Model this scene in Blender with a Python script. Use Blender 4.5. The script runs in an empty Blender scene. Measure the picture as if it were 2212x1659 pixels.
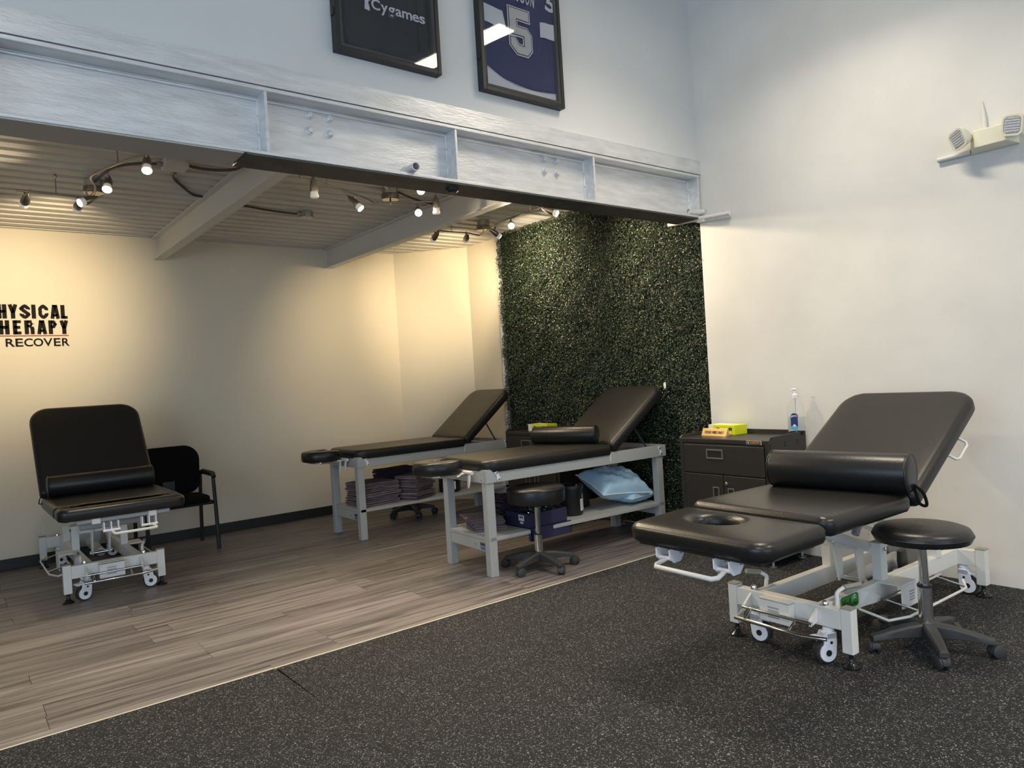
import bpy, math, random
import numpy as np
from mathutils import Vector, Matrix
random.seed(7); rng = np.random.default_rng(7)
S = 0.778                      # metres per layout unit (a 48 inch floor plank is 1.567 units long)
sc = bpy.context.scene
COL = sc.collection
R = math.radians

# ------------------------------------------------------------------ camera
def cam_matrix(yaw, pitch, roll, loc):
    f = Vector((math.cos(yaw)*math.cos(pitch), math.sin(yaw)*math.cos(pitch), math.sin(pitch)))
    r = f.cross(Vector((0, 0, 1))).normalized(); u = r.cross(f)
    r2 = math.cos(roll)*r + math.sin(roll)*u; u2 = -math.sin(roll)*r + math.cos(roll)*u
    m = Matrix((r2, u2, -f)).transposed().to_4x4(); m.translation = loc
    return m
cd = bpy.data.cameras.new('camera'); cam = bpy.data.objects.new('camera', cd); COL.objects.link(cam)
cd.sensor_width = 36; cd.lens = 36*1570/2212; cd.clip_start = .05; cd.clip_end = 100
cam.matrix_world = cam_matrix(R(51.651), R(-.39), R(-3.449), Vector((0, 0, 1.62*S)))
sc.camera = cam

# ------------------------------------------------------------------ world, daylight, exposure
w = bpy.data.worlds.new('World'); sc.world = w; w.use_nodes = True
w.node_tree.nodes['Background'].inputs[0].default_value = (.62, .78, 1, 1)
w.node_tree.nodes['Background'].inputs[1].default_value = 1.0
sc.view_settings.view_transform = 'Standard'; sc.view_settings.look = 'None'
sc.view_settings.gamma = 1; sc.view_settings.use_curve_mapping = False
sc.view_settings.exposure = 0.2
def area(name, loc, aim, sx, sy, power, color):
    l = bpy.data.lights.new(name, 'AREA'); l.shape = 'RECTANGLE'; l.size = sx*S; l.size_y = sy*S
    l.energy = power; l.color = color
    o = bpy.data.objects.new(name, l); COL.objects.link(o)
    o.location = Vector(loc)*S; o.rotation_euler = (Vector(aim)-Vector(loc)).to_track_quat('-Z', 'Y').to_euler()
    return o
DAY = (.63, .81, 1.0); LAMP = (1.0, .87, .68)
area('window_daylight', (-4.42, -.6, 2.2), (6, -.6, 2.0), 6.6, 2.6, 95, DAY)            # glazed opening, left wall
area('door_daylight', (1.0, -5.9, 1.9), (1.0, 5, 1.9), 6.0, 3.2, 60, DAY)                # glazed shop front, behind
HIGH_BAYS = [(4.22, 2.45), (4.22, -1.2), (.2, -2.3), (.2, .4)]; BAY_Z = 4.9
BAY_POWER = [25, 42, 32, 16]

# ------------------------------------------------------------------ materials
def mat(name, col, rough=.5, metal=0, bump=0, bscale=60, var=0, vscale=4, emit=None, estr=0, spec=.5, trans=0, ior=1.45, coat=0, stretch=None):
    m = bpy.data.materials.new(name); m.use_nodes = True; nt = m.node_tree; b = nt.nodes['Principled BSDF']
    b.inputs['Base Color'].default_value = (*col, 1); b.inputs['Roughness'].default_value = rough
    b.inputs['Metallic'].default_value = metal; b.inputs['Specular IOR Level'].default_value = spec
    b.inputs['IOR'].default_value = ior; b.inputs['Transmission Weight'].default_value = trans
    b.inputs['Coat Weight'].default_value = coat
    if emit: b.inputs['Emission Color'].default_value = (*emit, 1); b.inputs['Emission Strength'].default_value = estr
    if bump or var:
        tc = nt.nodes.new('ShaderNodeTexCoord'); src = tc.outputs['Object']
        if stretch:
            mp = nt.nodes.new('ShaderNodeMapping'); mp.inputs['Scale'].default_value = stretch
            nt.links.new(src, mp.inputs['Vector']); src = mp.outputs['Vector']
    if bump:
        n = nt.nodes.new('ShaderNodeTexNoise'); n.inputs['Scale'].default_value = bscale; n.inputs['Detail'].default_value = 4
        nt.links.new(src, n.inputs['Vector'])
        bp = nt.nodes.new('ShaderNodeBump'); bp.inputs['Strength'].default_value = bump; bp.inputs['Distance'].default_value = .004
        nt.links.new(n.outputs['Fac'], bp.inputs['Height']); nt.links.new(bp.outputs['Normal'], b.inputs['Normal'])
    if var:
        n2 = nt.nodes.new('ShaderNodeTexNoise'); n2.inputs['Scale'].default_value = vscale; n2.inputs['Detail'].default_value = 6
        nt.links.new(src, n2.inputs['Vector'])
        cr = nt.nodes.new('ShaderNodeValToRGB')
        cr.color_ramp.elements[0].position = .3; cr.color_ramp.elements[1].position = .7
        cr.color_ramp.elements[0].color = (*[c*(1-var) for c in col], 1)
        cr.color_ramp.elements[1].color = (*[min(1, c*(1+var)) for c in col], 1)
        nt.links.new(n2.outputs['Fac'], cr.inputs['Fac']); nt.links.new(cr.outputs['Color'], b.inputs['Base Color'])
    return m

def wood_mat():
    m = mat('plank_grain', (.2, .18, .16), .42); nt = m.node_tree; b = nt.nodes['Principled BSDF']; N = nt.nodes.new; L = nt.links.new
    tc = N('ShaderNodeTexCoord'); oi = N('ShaderNodeObjectInfo')
    mul = N('ShaderNodeMath'); mul.operation = 'MULTIPLY'; mul.inputs[1].default_value = 53; L(oi.outputs['Random'], mul.inputs[0])
    cmb = N('ShaderNodeCombineXYZ'); L(mul.outputs[0], cmb.inputs[0]); L(mul.outputs[0], cmb.inputs[2])
    add = N('ShaderNodeVectorMath'); L(tc.outputs['Object'], add.inputs[0]); L(cmb.outputs[0], add.inputs[1])
    mp = N('ShaderNodeMapping'); mp.inputs['Scale'].default_value = (.9, 20, 1); L(add.outputs[0], mp.inputs['Vector'])
    n1 = N('ShaderNodeTexNoise'); n1.inputs['Scale'].default_value = 1.6; n1.inputs['Detail'].default_value = 5; n1.inputs['Distortion'].default_value = .8
    L(mp.outputs[0], n1.inputs['Vector'])
    mp2 = N('ShaderNodeMapping'); mp2.inputs['Scale'].default_value = (2.5, 90, 1); L(add.outputs[0], mp2.inputs['Vector'])
    n2 = N('ShaderNodeTexNoise'); n2.inputs['Scale'].default_value = 2; n2.inputs['Detail'].default_value = 3; L(mp2.outputs[0], n2.inputs['Vector'])
    cr = N('ShaderNodeValToRGB'); e = cr.color_ramp.elements
    e[0].position = .28; e[0].color = (.060, .052, .052, 1); e[1].position = .75; e[1].color = (.325, .296, .294, 1)
    x = e.new(.45); x.color = (.170, .152, .150, 1); x = e.new(.58); x.color = (.242, .218, .216, 1)
    L(n1.outputs['Fac'], cr.inputs['Fac'])
    mx = N('ShaderNodeMix'); mx.data_type = 'RGBA'; mx.blend_type = 'MULTIPLY'; mx.inputs[0].default_value = .45
    cr2 = N('ShaderNodeValToRGB'); cr2.color_ramp.elements[0].position = .3; cr2.color_ramp.elements[0].color = (.5, .5, .5, 1)
    cr2.color_ramp.elements[1].position = .65; L(n2.outputs['Fac'], cr2.inputs['Fac'])
    L(cr.outputs[0], mx.inputs[6]); L(cr2.outputs[0], mx.inputs[7])
    tone = N('ShaderNodeMapRange'); tone.inputs[3].default_value = .82; tone.inputs[4].default_value = 1.18; L(oi.outputs['Random'], tone.inputs[0])
    hs = N('ShaderNodeHueSaturation'); L(tone.outputs[0], hs.inputs['Value']); L(mx.outputs[2], hs.inputs['Color'])
    L(hs.outputs[0], b.inputs['Base Color'])
    bp = N('ShaderNodeBump'); bp.inputs['Strength'].default_value = .12; bp.inputs['Distance'].default_value = .002
    L(n2.outputs['Fac'], bp.inputs['Height']); L(bp.outputs[0], b.inputs['Normal'])
    return m

def rubber_mat():
    m = mat('speckled_rubber', (.03, .03, .03), .85, spec=.3); nt = m.node_tree; b = nt.nodes['Principled BSDF']; N = nt.nodes.new; L = nt.links.new
    tc = N('ShaderNodeTexCoord')
    no = N('ShaderNodeTexNoise'); no.inputs['Scale'].default_value = 120; L(tc.outputs['Object'], no.inputs['Vector'])
    ad = N('ShaderNodeMix'); ad.data_type = 'VECTOR'; ad.inputs[0].default_value = .012
    L(tc.outputs['Object'], ad.inputs[4]); L(no.outputs['Color'], ad.inputs[5])
    v = N('ShaderNodeTexVoronoi'); v.inputs['Scale'].default_value = 300; L(ad.outputs[1], v.inputs['Vector'])
    sep = N('ShaderNodeSeparateColor'); L(v.outputs['Color'], sep.inputs[0])
    cr = N('ShaderNodeValToRGB'); cr.color_ramp.interpolation = 'CONSTANT'; e = cr.color_ramp.elements
    e[0].position = 0; e[0].color = (.0125, .013, .0148, 1); e[1].position = .77; e[1].color = (.033, .034, .037, 1)
    x = e.new(.88); x.color = (.100, .103, .108, 1); x = e.new(.95); x.color = (.255, .262, .272, 1)
    L(sep.outputs[0], cr.inputs['Fac']); L(cr.outputs[0], b.inputs['Base Color'])
    n = N('ShaderNodeTexNoise'); n.inputs['Scale'].default_value = 260; L(tc.outputs['Object'], n.inputs['Vector'])
    bp = N('ShaderNodeBump'); bp.inputs['Strength'].default_value = .35; bp.inputs['Distance'].default_value = .002
    L(n.outputs['Fac'], bp.inputs['Height']); L(bp.outputs[0], b.inputs['Normal'])
    return m

def leaf_mat():
    m = mat('boxwood_leaf', (.02, .04, .015), .38); nt = m.node_tree; b = nt.nodes['Principled BSDF']
    a = nt.nodes.new('ShaderNodeAttribute'); a.attribute_name = 'tint'
    nt.links.new(a.outputs['Color'], b.inputs['Base Color']); b.inputs['Specular IOR Level'].default_value = .6
    return m

def beam_mat():
    m = mat('silver_paint', (.70, .70, .70), .42, .5, bump=.3, bscale=22, var=.12, vscale=5, stretch=(1.2, 6, 6))
    return m

K = dict(
    upper=mat('wall_paint_white', (.66, .66, .645), .75, bump=.08, bscale=90, var=.03, vscale=1.2),
    right=mat('wall_paint_scuffed', (.67, .655, .62), .72, bump=.5, bscale=9, var=.06, vscale=2.2),
    cream=mat('wall_paint_cream', (.70, .64, .52), .75, bump=.06, bscale=110, var=.02, vscale=1.5),
    deck=mat('deck_paint', (.60, .585, .55), .6, bump=.2, bscale=14, var=.06, vscale=3, stretch=(.6, 4, 4)),
    joist=mat('joist_paint', (.66, .65, .62), .6, bump=.1, bscale=30),
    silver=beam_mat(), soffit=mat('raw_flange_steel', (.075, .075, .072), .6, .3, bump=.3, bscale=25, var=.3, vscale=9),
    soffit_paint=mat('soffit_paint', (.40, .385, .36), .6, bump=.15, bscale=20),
    wood=wood_mat(), rubber=rubber_mat(), leaf=leaf_mat(),
    base=mat('vinyl_base_black', (.022, .021, .021), .5), strip=mat('edge_strip_cream', (.72, .66, .52), .5),
    subfloor=mat('concrete_screed', (.06, .058, .055), .9, bump=.2, bscale=30),
    vinyl=mat('black_vinyl', (.015, .0145, .014), .40, bump=.12, bscale=170, spec=.45),
    vinyl2=mat('black_vinyl_glossy', (.012, .012, .012), .33, bump=.15, bscale=150, spec=.5),
    fabric=mat('black_weave_fabric', (.008, .008, .009), .95, bump=.3, bscale=400, spec=.1),
    greypaint=mat('table_grey_paint', (.41, .42, .415), .5, bump=.08, bscale=60),
    white=mat('white_powder_coat', (.74, .73, .69), .38), whitepl=mat('white_plastic', (.80, .80, .84), .35),
    capg=mat('grey_rubber_cap', (.30, .29, .25), .6), black=mat('black_plastic', (.018, .018, .018), .45, bump=.1, bscale=200),
    blackg=mat('black_gloss_plastic', (.012, .012, .012), .2), rubberb=mat('tyre_rubber', (.03, .03, .03), .7),
    dgrey=mat('dark_grey_nylon', (.045, .045, .046), .5, bump=.15, bscale=220),
    chrome=mat('chrome', (.80, .80, .81), .12, 1), steel=mat('brushed_nickel', (.36, .33, .30), .32, 1),
    alu=mat('aluminium', (.70, .70, .71), .35, 1), zinc=mat('galvanised_steel', (.42, .41, .39), .5, .8, var=.2, vscale=20),
    conduit=mat('dark_conduit', (.10, .09, .08), .5, .6), cablew=mat('cream_cable', (.62, .58, .50), .6),
    glassfr=mat('frosted_bulb', (.86, .85, .82), .3, emit=(1, .93, .8), estr=.15),
    lit=mat('lit_bulb', (1, .95, .85), .3, emit=(1, .84, .56), estr=14),
    litw=mat('lit_bulb_white', (1, .97, .92), .3, emit=(1, .93, .82), estr=7),
    ledp=mat('led_panel', (1, 1, 1), .4, emit=LAMP, estr=18),
    cab=mat('cabinet_hammered_black', (.026, .024, .022), .42, bump=.35, bscale=180), cabd=mat('cabinet_dark_recess', (.012, .012, .012), .6),
    cabedge=mat('cabinet_edge_highlight', (.13, .12, .11), .4),  # highlight lines of the handle edges, painted in as a lighter colour
    yellow=mat('lime_carton', (.70, .74, .02), .45), yellowl=mat('carton_white', (.80, .80, .74), .45), cardd=mat('carton_dark_print', (.05, .08, .06), .5),
    gold=mat('gold_sign', (.78, .50, .20), .35, .35), ink=mat('black_ink', (.012, .012, .012), .5),
    navy=mat('jersey_navy', (.018, .025, .125), .8, bump=.25, bscale=260), jblack=mat('jersey_black', (.010, .012, .020), .75, bump=.5, bscale=26, stretch=(1, 1, .5), var=.35, vscale=9),
    jwhite=mat('jersey_white', (.74, .74, .80), .8, bump=.2, bscale=260), jgrey=mat('jersey_silver_grey', (.60, .60, .58), .7),
    frame=mat('frame_black', (.020, .019, .018), .45), framein=mat('frame_grey_lining', (.07, .066, .06), .7), mount=mat('mount_black', (.008, .008, .01), .8),
    glass=mat('picture_glass', (1, 1, 1), .02, trans=1, ior=1.45),
    signk=mat('sign_black', (.006, .006, .006), .7, spec=.2), signr=mat('sign_red', (.33, .05, .02), .5),
    ivory=mat('ivory_plastic', (.72, .69, .55), .45), lens=mat('ribbed_lens', (.62, .63, .66), .2, .3, bump=.8, bscale=120),
    towel=mat('mauve_terry', (.19, .152, .165), .95, bump=.6, bscale=300, var=.15, vscale=20, spec=.1), towel2=mat('dark_plum_terry', (.06, .045, .06), .95, bump=.6, bscale=300, spec=.1),
    pillow=mat('pale_blue_cotton', (.42, .64, .82), .55, bump=.25, bscale=18, stretch=(1, 3, 1)), piping=mat('white_piping', (.80, .86, .90), .6),
    boxp=mat('indigo_carton', (.032, .030, .080), .55), label=mat('paper_label', (.78, .78, .76), .6),
    tub=mat('black_tub', (.014, .014, .016), .35), green=mat('green_badge', (.03, .22, .02), .4), yel=mat('warning_yellow', (.75, .60, .05), .5),
    blue=mat('badge_blue', (.08, .16, .38), .5), badge=mat('badge_grey', (.22, .24, .25), .5), orange=mat('badge_orange', (.75, .32, .05), .5),
    bottle=mat('clear_bottle', (.97, .985, 1), .06, trans=1, ior=1.10), gel=mat('clear_gel', (.80, .90, .97), .05, trans=1, ior=1.16),
    lblue=mat('label_navy', (.015, .03, .17), .4), lcyan=mat('label_cyan', (.10, .42, .62), .4), red=mat('label_red', (.6, .03, .04), .4),
    outlet=mat('outlet_ivory', (.74, .68, .54), .4), hedgeback=mat('hedge_backing', (.006, .009, .005), .9),
    liftg=mat('light_grey_plastic', (.36, .37, .37), .5),
)

# ------------------------------------------------------------------ mesh helpers (layout units)
I4 = Matrix.Identity(4)
def T(x, y, z): return Matrix.Translation((x, y, z))
def RX(a): return Matrix.Rotation(R(a), 4, 'X')
def RY(a): return Matrix.Rotation(R(a), 4, 'Y')
def RZ(a): return Matrix.Rotation(R(a), 4, 'Z')
def frm(o, x, y):
    x = Vector(x).normalized(); y = Vector(y).normalized(); z = x.cross(y)
    m = Matrix((x, y, z)).transposed().to_4x4(); m.translation = o; return m
def aim(o, d):
    m = Vector(d).to_track_quat('Z', 'Y').to_matrix().to_4x4(); m.translation = o; return m

class MB:
    def __init__(s): s.v = []; s.f = []
    def add(s, vs, fs, M=None):
        k = len(s.v)
        s.v += [tuple(M @ Vector(p)) if M else tuple(p) for p in vs]
        s.f += [tuple(i+k for i in f) for f in fs]; return s
    def box(s, a, b, M=None):
        x0, y0, z0 = a; x1, y1, z1 = b
        return s.add([(x0,y0,z0),(x1,y0,z0),(x1,y1,z0),(x0,y1,z0),(x0,y0,z1),(x1,y0,z1),(x1,y1,z1),(x0,y1,z1)],
                     [(0,3,2,1),(4,5,6,7),(0,1,5,4),(1,2,6,5),(2,3,7,6),(3,0,4,7)], M)
    def loft(s, rings, cap0=True, cap1=True, closed=False, M=None):
        n = len(rings[0]); vs = [p for r in rings for p in r]; fs = []
        m = len(rings)
        for i in range(m if closed else m-1):
            a = i*n; b = ((i+1) % m)*n
            for j in range(n):
                k = (j+1) % n; fs.append((a+j, a+k, b+k, b+j))
        if not closed:
            if cap0: fs.append(tuple(reversed(range(n))))
            if cap1: fs.append(tuple((m-1)*n+j for j in range(n)))
        return s.add(vs, fs, M)
    def lathe(s, prof, n=20, M=None, cap0=True, cap1=True):
        return s.loft([[(r*math.cos(2*math.pi*j/n), r*math.sin(2*math.pi*j/n), z) for j in range(n)] for r, z in prof], cap0, cap1, M=M)
    def cyl(s, p, q, r, n=12, r2=None):
        p = Vector(p); q = Vector(q); L = (q-p).length
        return s.lathe([(r, 0), (r if r2 is None else r2, L)], n, aim(p, q-p))
    def tube(s, pts, r, n=8, closed=False):
        P = [Vector(p) for p in pts]; m = len(P); rings = []; up = None
        for i in range(m):
            if closed: t = (P[(i+1) % m]-P[i-1]).normalized()
            elif i == 0: t = (P[1]-P[0]).normalized()
            elif i == m-1: t = (P[-1]-P[-2]).normalized()
            else: t = ((P[i+1]-P[i]).normalized()+(P[i]-P[i-1]).normalized()).normalized()
            if up is None: up = Vector((0, 0, 1)) if abs(t.z) < .9 else Vector((1, 0, 0))
            a = (up - t*up.dot(t)).normalized(); b = t.cross(a); up = a
            rr = r[i] if isinstance(r, (list, tuple)) else r
            rings.append([tuple(P[i]+a*rr*math.cos(2*math.pi*j/n)+b*rr*math.sin(2*math.pi*j/n)) for j in range(n)])
        return s.loft(rings, closed=closed)
    def prism(s, poly, z0, z1, M=None):
        return s.loft([[(x, y, z0) for x, y in poly], [(x, y, z1) for x, y in poly]], M=M)

def smoothpath(pts, k=6):
    P = [Vector(p) for p in pts]; P = [P[0]*2-P[1]]+P+[P[-1]*2-P[-2]]; out = []
    for i in range(1, len(P)-2):
        for j in range(k):
            t = j/k; a, b, c, d = P[i-1:i+3]
            out.append(.5*((2*b)+(c-a)*t+(2*a-5*b+4*c-d)*t*t+(3*b-a-3*c+d)*t**3))
    out.append(P[-2]); return out

def link(name, me, material, parent=None, smooth=None, bevel=0, seg=2, M=None):
    o = bpy.data.objects.new(name, me); COL.objects.link(o)
    if material is not None and not me.materials: me.materials.append(material)
    if smooth is not None:
        me.polygons.foreach_set('use_smooth', [True]*len(me.polygons)); me.set_sharp_from_angle(angle=R(smooth))
    if bevel:
        b = o.modifiers.new('bevel', 'BEVEL'); b.width = bevel*S; b.segments = seg; b.limit_method = 'ANGLE'; b.angle_limit = R(40)
    if parent: o.parent = parent
    if M is not None: o.matrix_local = M
    return o
def obj(name, mb, material, parent=None, smooth=None, bevel=0, seg=2):
    me = bpy.data.meshes.new(name); me.from_pydata([(x*S, y*S, z*S) for x, y, z in mb.v], [], mb.f); me.update()
    return link(name, me, K[material] if isinstance(material, str) else material, parent, smooth, bevel, seg)
def tag(o, label, cat, group=None, kind=None):
    if label: o['label'] = label
    if cat: o['category'] = cat
    if group: o['group'] = group
    if kind: o['kind'] = kind
    return o
def struct(name, mb, material, label=None, parent=None, **kw):
    o = obj(name, mb, material, parent, **kw); o['kind'] = 'structure'
    if label: o['label'] = label
    return o
def thing(name, label, cat, loc=(0, 0, 0), rotz=0, group=None):
    o = bpy.data.objects.new(name, None); COL.objects.link(o); o.location = Vector(loc)*S; o.rotation_euler = (0, 0, R(rotz))
    o.empty_display_size = .1; return tag(o, label, cat, group)
def copyof(o, parent, M=None, loc=None):
    c = o.copy(); COL.objects.link(c); c.parent = parent
    if loc is not None: c.location = Vector(loc)*S
    return c

def rrect(x0, x1, y0, y1, r, n=6, z=0, d=0, rs=None, m=0):
    """rounded rectangle ring inset by d; rs = per-corner radii (x1y1, x0y1, x0y0, x1y0)"""
    x0 += d; x1 -= d; y0 += d; y1 -= d; out = []
    rr = rs or (r, r, r, r)
    for (cx, cy, a0), q in zip(((x1, y1, 0), (x0, y1, 90), (x0, y0, 180), (x1, y0, 270)), rr):
        q = max(q-d, .004); sx = -1 if cx == x1 else 1; sy = -1 if cy == y1 else 1
        for j in range(n+1):
            a = R(a0+90*j/n); out.append((cx+sx*q+q*math.cos(a), cy+sy*q+q*math.sin(a), z))
    if m:
        res = []; c = n+1
        for k in range(4):
            res += out[k*c:(k+1)*c]; p, e = out[(k+1)*c-1], out[((k+1) % 4)*c]
            res += [(p[0]+(e[0]-p[0])*i/(m+1), p[1]+(e[1]-p[1])*i/(m+1), z) for i in range(1, m+1)]
        out = res
    return out
def slab(x0, x1, y0, y1, z0, z1, rc, re, M=None, n=8, rs=None, crown=.0, pucker=0, mb=None):
    """upholstered pad: rounded plan, rounded edge section"""
    t = z1-z0; mb = mb or MB(); rings = []
    prof = [(re*.9, z0), (re*.25, z0+.02*t), (0.02*re, z0+.22*t)]
    for k in range(0, 6):
        a = R(90*k/5); prof.append((re*(1-math.cos(a)), z1-re*.75+re*.75*math.sin(a)))
    prof += [(re+.05, z1+crown*.6), (re+.14, z1+crown)]
    for d, z in prof:
        ring = rrect(x0, x1, y0, y1, rc, n, z, d, rs)
        if pucker and d < re*.8:
            N = len(ring); ring = [(x, y, zz+pucker*math.sin(i*2.4)*(1 if i % 2 else -.3)) for i, (x, y, zz) in enumerate(ring)]
        rings.append(ring)
    return mb.loft(rings, M=M)

def text_mb(body, w, h, depth=.004, off=0.0, M=None, keep=False, mb=None):
    cu = bpy.data.curves.new('t', 'FONT'); cu.body = body; cu.size = 1; cu.offset = off; cu.resolution_u = 4; cu.extrude = .05
    o = bpy.data.objects.new('t', cu); COL.objects.link(o); bpy.context.view_layer.update()
    me = bpy.data.meshes.new_from_object(o.evaluated_get(bpy.context.evaluated_depsgraph_get()))
    vs = np.array([v.co[:] for v in me.vertices]); fs = [tuple(p.vertices) for p in me.polygons]
    bpy.data.objects.remove(o); bpy.data.curves.remove(cu); bpy.data.meshes.remove(me)
    lo = vs.min(0); hi = vs.max(0); vs = (vs-lo)/np.maximum(hi-lo, 1e-6)*np.array([w, h, depth])
    return (mb or MB()).add([tuple(p) for p in vs], fs, M)

# ------------------------------------------------------------------ setting
XW, YB, YS, ZC = 5.66, 8.98, 4.29, 3.47
XL, YFR, ZT = -4.5, -6.0, 6.0
struct('wall_back', MB().box((XL, YB, 0), (5.12, YB+.12, 3.6)), 'cream', 'cream painted rear wall of the treatment alcove')
dx, dy = .70, -.80
struct('wall_diagonal', MB().prism([(5.12, 8.98), (5.82, 8.18), (5.94, 8.3), (5.2, 9.1)], 0, 3.6), 'cream', 'short cream wall set at an angle across the alcove corner')
struct('wall_alcove', MB().box((5.82, 4.16, 0), (5.94, 8.2, 3.6)), 'cream', 'alcove side wall behind the leafy panel')
struct('wall_right', MB().box((XW, YFR, 0), (XW+.3, 4.186, ZT)), 'right', 'tall scuffed white side wall')
struct('wall_upper', MB().box((XL, 4.185, 3.40), (XW+.3, 4.30, ZT)), 'upper', 'white wall above the steel beam')
mb = MB()
mb.box((XL-.2, YFR, 0), (XL, -3.9, ZT)).box((XL-.2, 2.7, 0), (XL, YB+.1, ZT)).box((XL-.2, -3.9, 0), (XL, 2.7, .9)).box((XL-.2, -3.9, 4.3), (XL, 2.7, ZT))
struct('wall_left', mb, 'upper', 'far left wall with a long glazed opening')
mb = MB()
mb.box((XL, YFR-.2, 0), (-2.0, YFR, ZT)).box((4.0, YFR-.2, 0), (XW, YFR, ZT)).box((-2, YFR-.2, 3.5), (4, YFR, ZT)).box((-2, YFR-.2, 0), (4, YFR, .3))
struct('wall_front', mb, 'upper', 'street side wall with a wide shop window')
struct('ceiling_hall', MB().box((XL, YFR, ZT), (XW+.3, 4.3, ZT+.15)), 'upper', 'high white ceiling of the hall')

# corrugated deck over the alcove
mb = MB(); prof = []; P = .19; y = 4.30; zt = ZC+.055
while y < 9.0:
    prof += [(y, zt), (y+.045, zt), (y+.062, ZC), (y+.173, ZC)]; y += P
prof.append((y, zt))
vs = [(XL, a, b) for a, b in prof]+[(5.86, a, b) for a, b in prof]; n = len(prof)
fs = [(i, i+1, n+i+1, n+i) for i in range(n-1)]
mb.add(vs, fs); mb.box((XL, 4.30, zt+.01), (5.86, 9.1, zt+.06))
struct('ceiling', mb, 'deck', 'corrugated painted metal deck over the alcove')

# floor: rubber sheets + wood planks on a slab
flo = struct('floor', MB().box((XL, YFR, -.12), (5.94, 9.1, -.022)), 'subfloor', 'floor slab carrying wood planks and rubber sheets')
def sheet(x0, x1, g=0):
    m = MB().loft([[(x0, YFR, -.022), (x1, YFR, -.022), (x1, 3.55, -.022), (x1-g, YS-.008, -.022), (x0, YS-.008, -.022)],
                   [(x0, YFR, 0), (x1, YFR, 0), (x1, 3.55, 0), (x1-g, YS-.008, 0), (x0, YS-.008, 0)]])
    return obj('rubber_sheet', m, 'rubber', flo)
xs = [XL, -1.643, -.076, 1.491, 3.058, 4.625, XW]
for i in range(6): sheet(xs[i]+.0006, xs[i+1]-.0006, .011 if i == 2 else 0)
PW, PL = .195, 1.567
plank_cache = {}
def plank(x0, x1, y0, y1):
    key = (round(x1-x0, 3), round(y1-y0, 3))
    if key not in plank_cache:
        l, q = key; g = .0006
        m = MB().loft([[(g, g, -.02), (l-g, g, -.02), (l-g, q-g, -.02), (g, q-g, -.02)],
                       [(g, g, -.002), (l-g, g, -.002), (l-g, q-g, -.002), (g, q-g, -.002)],
                       [(g+0.0011, g+0.0011, 0), (l-g-0.0011, g+0.0011, 0), (l-g-0.0011, q-g-0.0011, 0), (g+0.0011, q-g-0.0011, 0)]])
        me = bpy.data.meshes.new('plank'); me.from_pydata([(a*S, b*S, c*S) for a, b, c in m.v], [], m.f); me.materials.append(K['wood']); plank_cache[key] = me
    o = bpy.data.objects.new('plank', plank_cache[key]); COL.objects.link(o); o.parent = flo; o.location = (x0*S, y0*S, 0)
known = {0: .96, 2: 1.866, 3: .307, 4: .95, 6: 1.82}
rows = [(YS+.004, 4.366)]+[(4.366+PW*i, 4.366+PW*(i+1)) for i in range(24)]
for i, (y0, y1) in enumerate(rows):
    y1 = min(y1, YB)
    if y1-y0 < .01: continue
    x = known.get(i-1, random.uniform(0, PL)); x = (x % PL)-PL*1.0-.6
    x = min(x, -1.2)
    xe = 5.80
    if y0 > 8.2: xe = 5.80-(y0-8.2)*.86
    while x < xe:
        plank(x, min(x+PL, xe), y0, y1); x += PL
struct('trim_1', MB().box((-1.3, YS-.007, -.02), (5.66, YS+.003, .002)), 'strip', 'thin pale edging strip between planks and rubber')
struct('baseboard_back', MB().box((XL, YB-.02, 0), (5.11, YB, .112)), 'base', 'black vinyl base along the cream rear wall', bevel=.006)
struct('trim_2', MB().box((5.70, 7.335, .0), (5.82, 7.375, 3.46)), 'upper', 'white vertical edge board beside the leafy panel')
struct('trim_3', MB().box((XL, 4.145, 3.408), (XW, 4.185, 3.535)), 'silver', 'silver painted fascia plate on top of the beam')
struct('baseboard_alcove', MB().box((5.80, 7.38, 0), (5.82, 8.18, .112)), 'base', 'black vinyl base on the alcove side wall')

# ------------------------------------------------------------------ steel beam
bm = thing('steel_beam', 'long silver painted steel beam spanning the alcove opening', 'beam', (0, 4.28, 3.0))
obj('top_flange', MB().box((XL, -.13, .380), (5.645, .13, .403)), 'silver', bm, bevel=.003)
obj('bottom_flange', MB().box((XL, -.13, 0.006), (5.60, .13, .026)), 'silver', bm, bevel=.003)
obj('web', MB().box((XL, -.008, .02), (5.63, .008, .385)), 'silver', bm)
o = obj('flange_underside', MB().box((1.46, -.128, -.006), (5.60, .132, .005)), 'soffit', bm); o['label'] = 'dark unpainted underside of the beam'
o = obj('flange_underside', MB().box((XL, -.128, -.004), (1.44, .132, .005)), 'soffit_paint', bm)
for z0, y0 in ((.365, -.02), (.03, -.02)):
    m = MB().tube([(XL, -.012, z0), (5.6, -.012, z0)], .010, 8); obj('fillet', m, 'silver', bm, smooth=40)
for x in (-2.455, -1.107, .243, 1.588, 2.922, 4.271, 5.628):
    m = MB(); q = [(-.126, .026), (-.008, .026), (-.008, .38), (-.126, .38)]
    st = obj('stiffener', m.add([(x-.009, a, b) for a, b in q]+[(x+.009, a, b) for a, b in q], [(0,1,2,3),(7,6,5,4),(0,4,5,1),(1,5,6,2),(2,6,7,3),(3,7,4,0)]), 'silver', bm, bevel=.002)
    for k in range(3):
        zz = .06+.11*k+random.uniform(-.01, .01)
        pts = [(x-.010, -.011, zz+.012*j) for j in range(8)]
        obj('weld_bead', MB().tube(pts, [.006+.003*random.random() for _ in pts], 6), 'silver', st, smooth=60)
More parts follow.
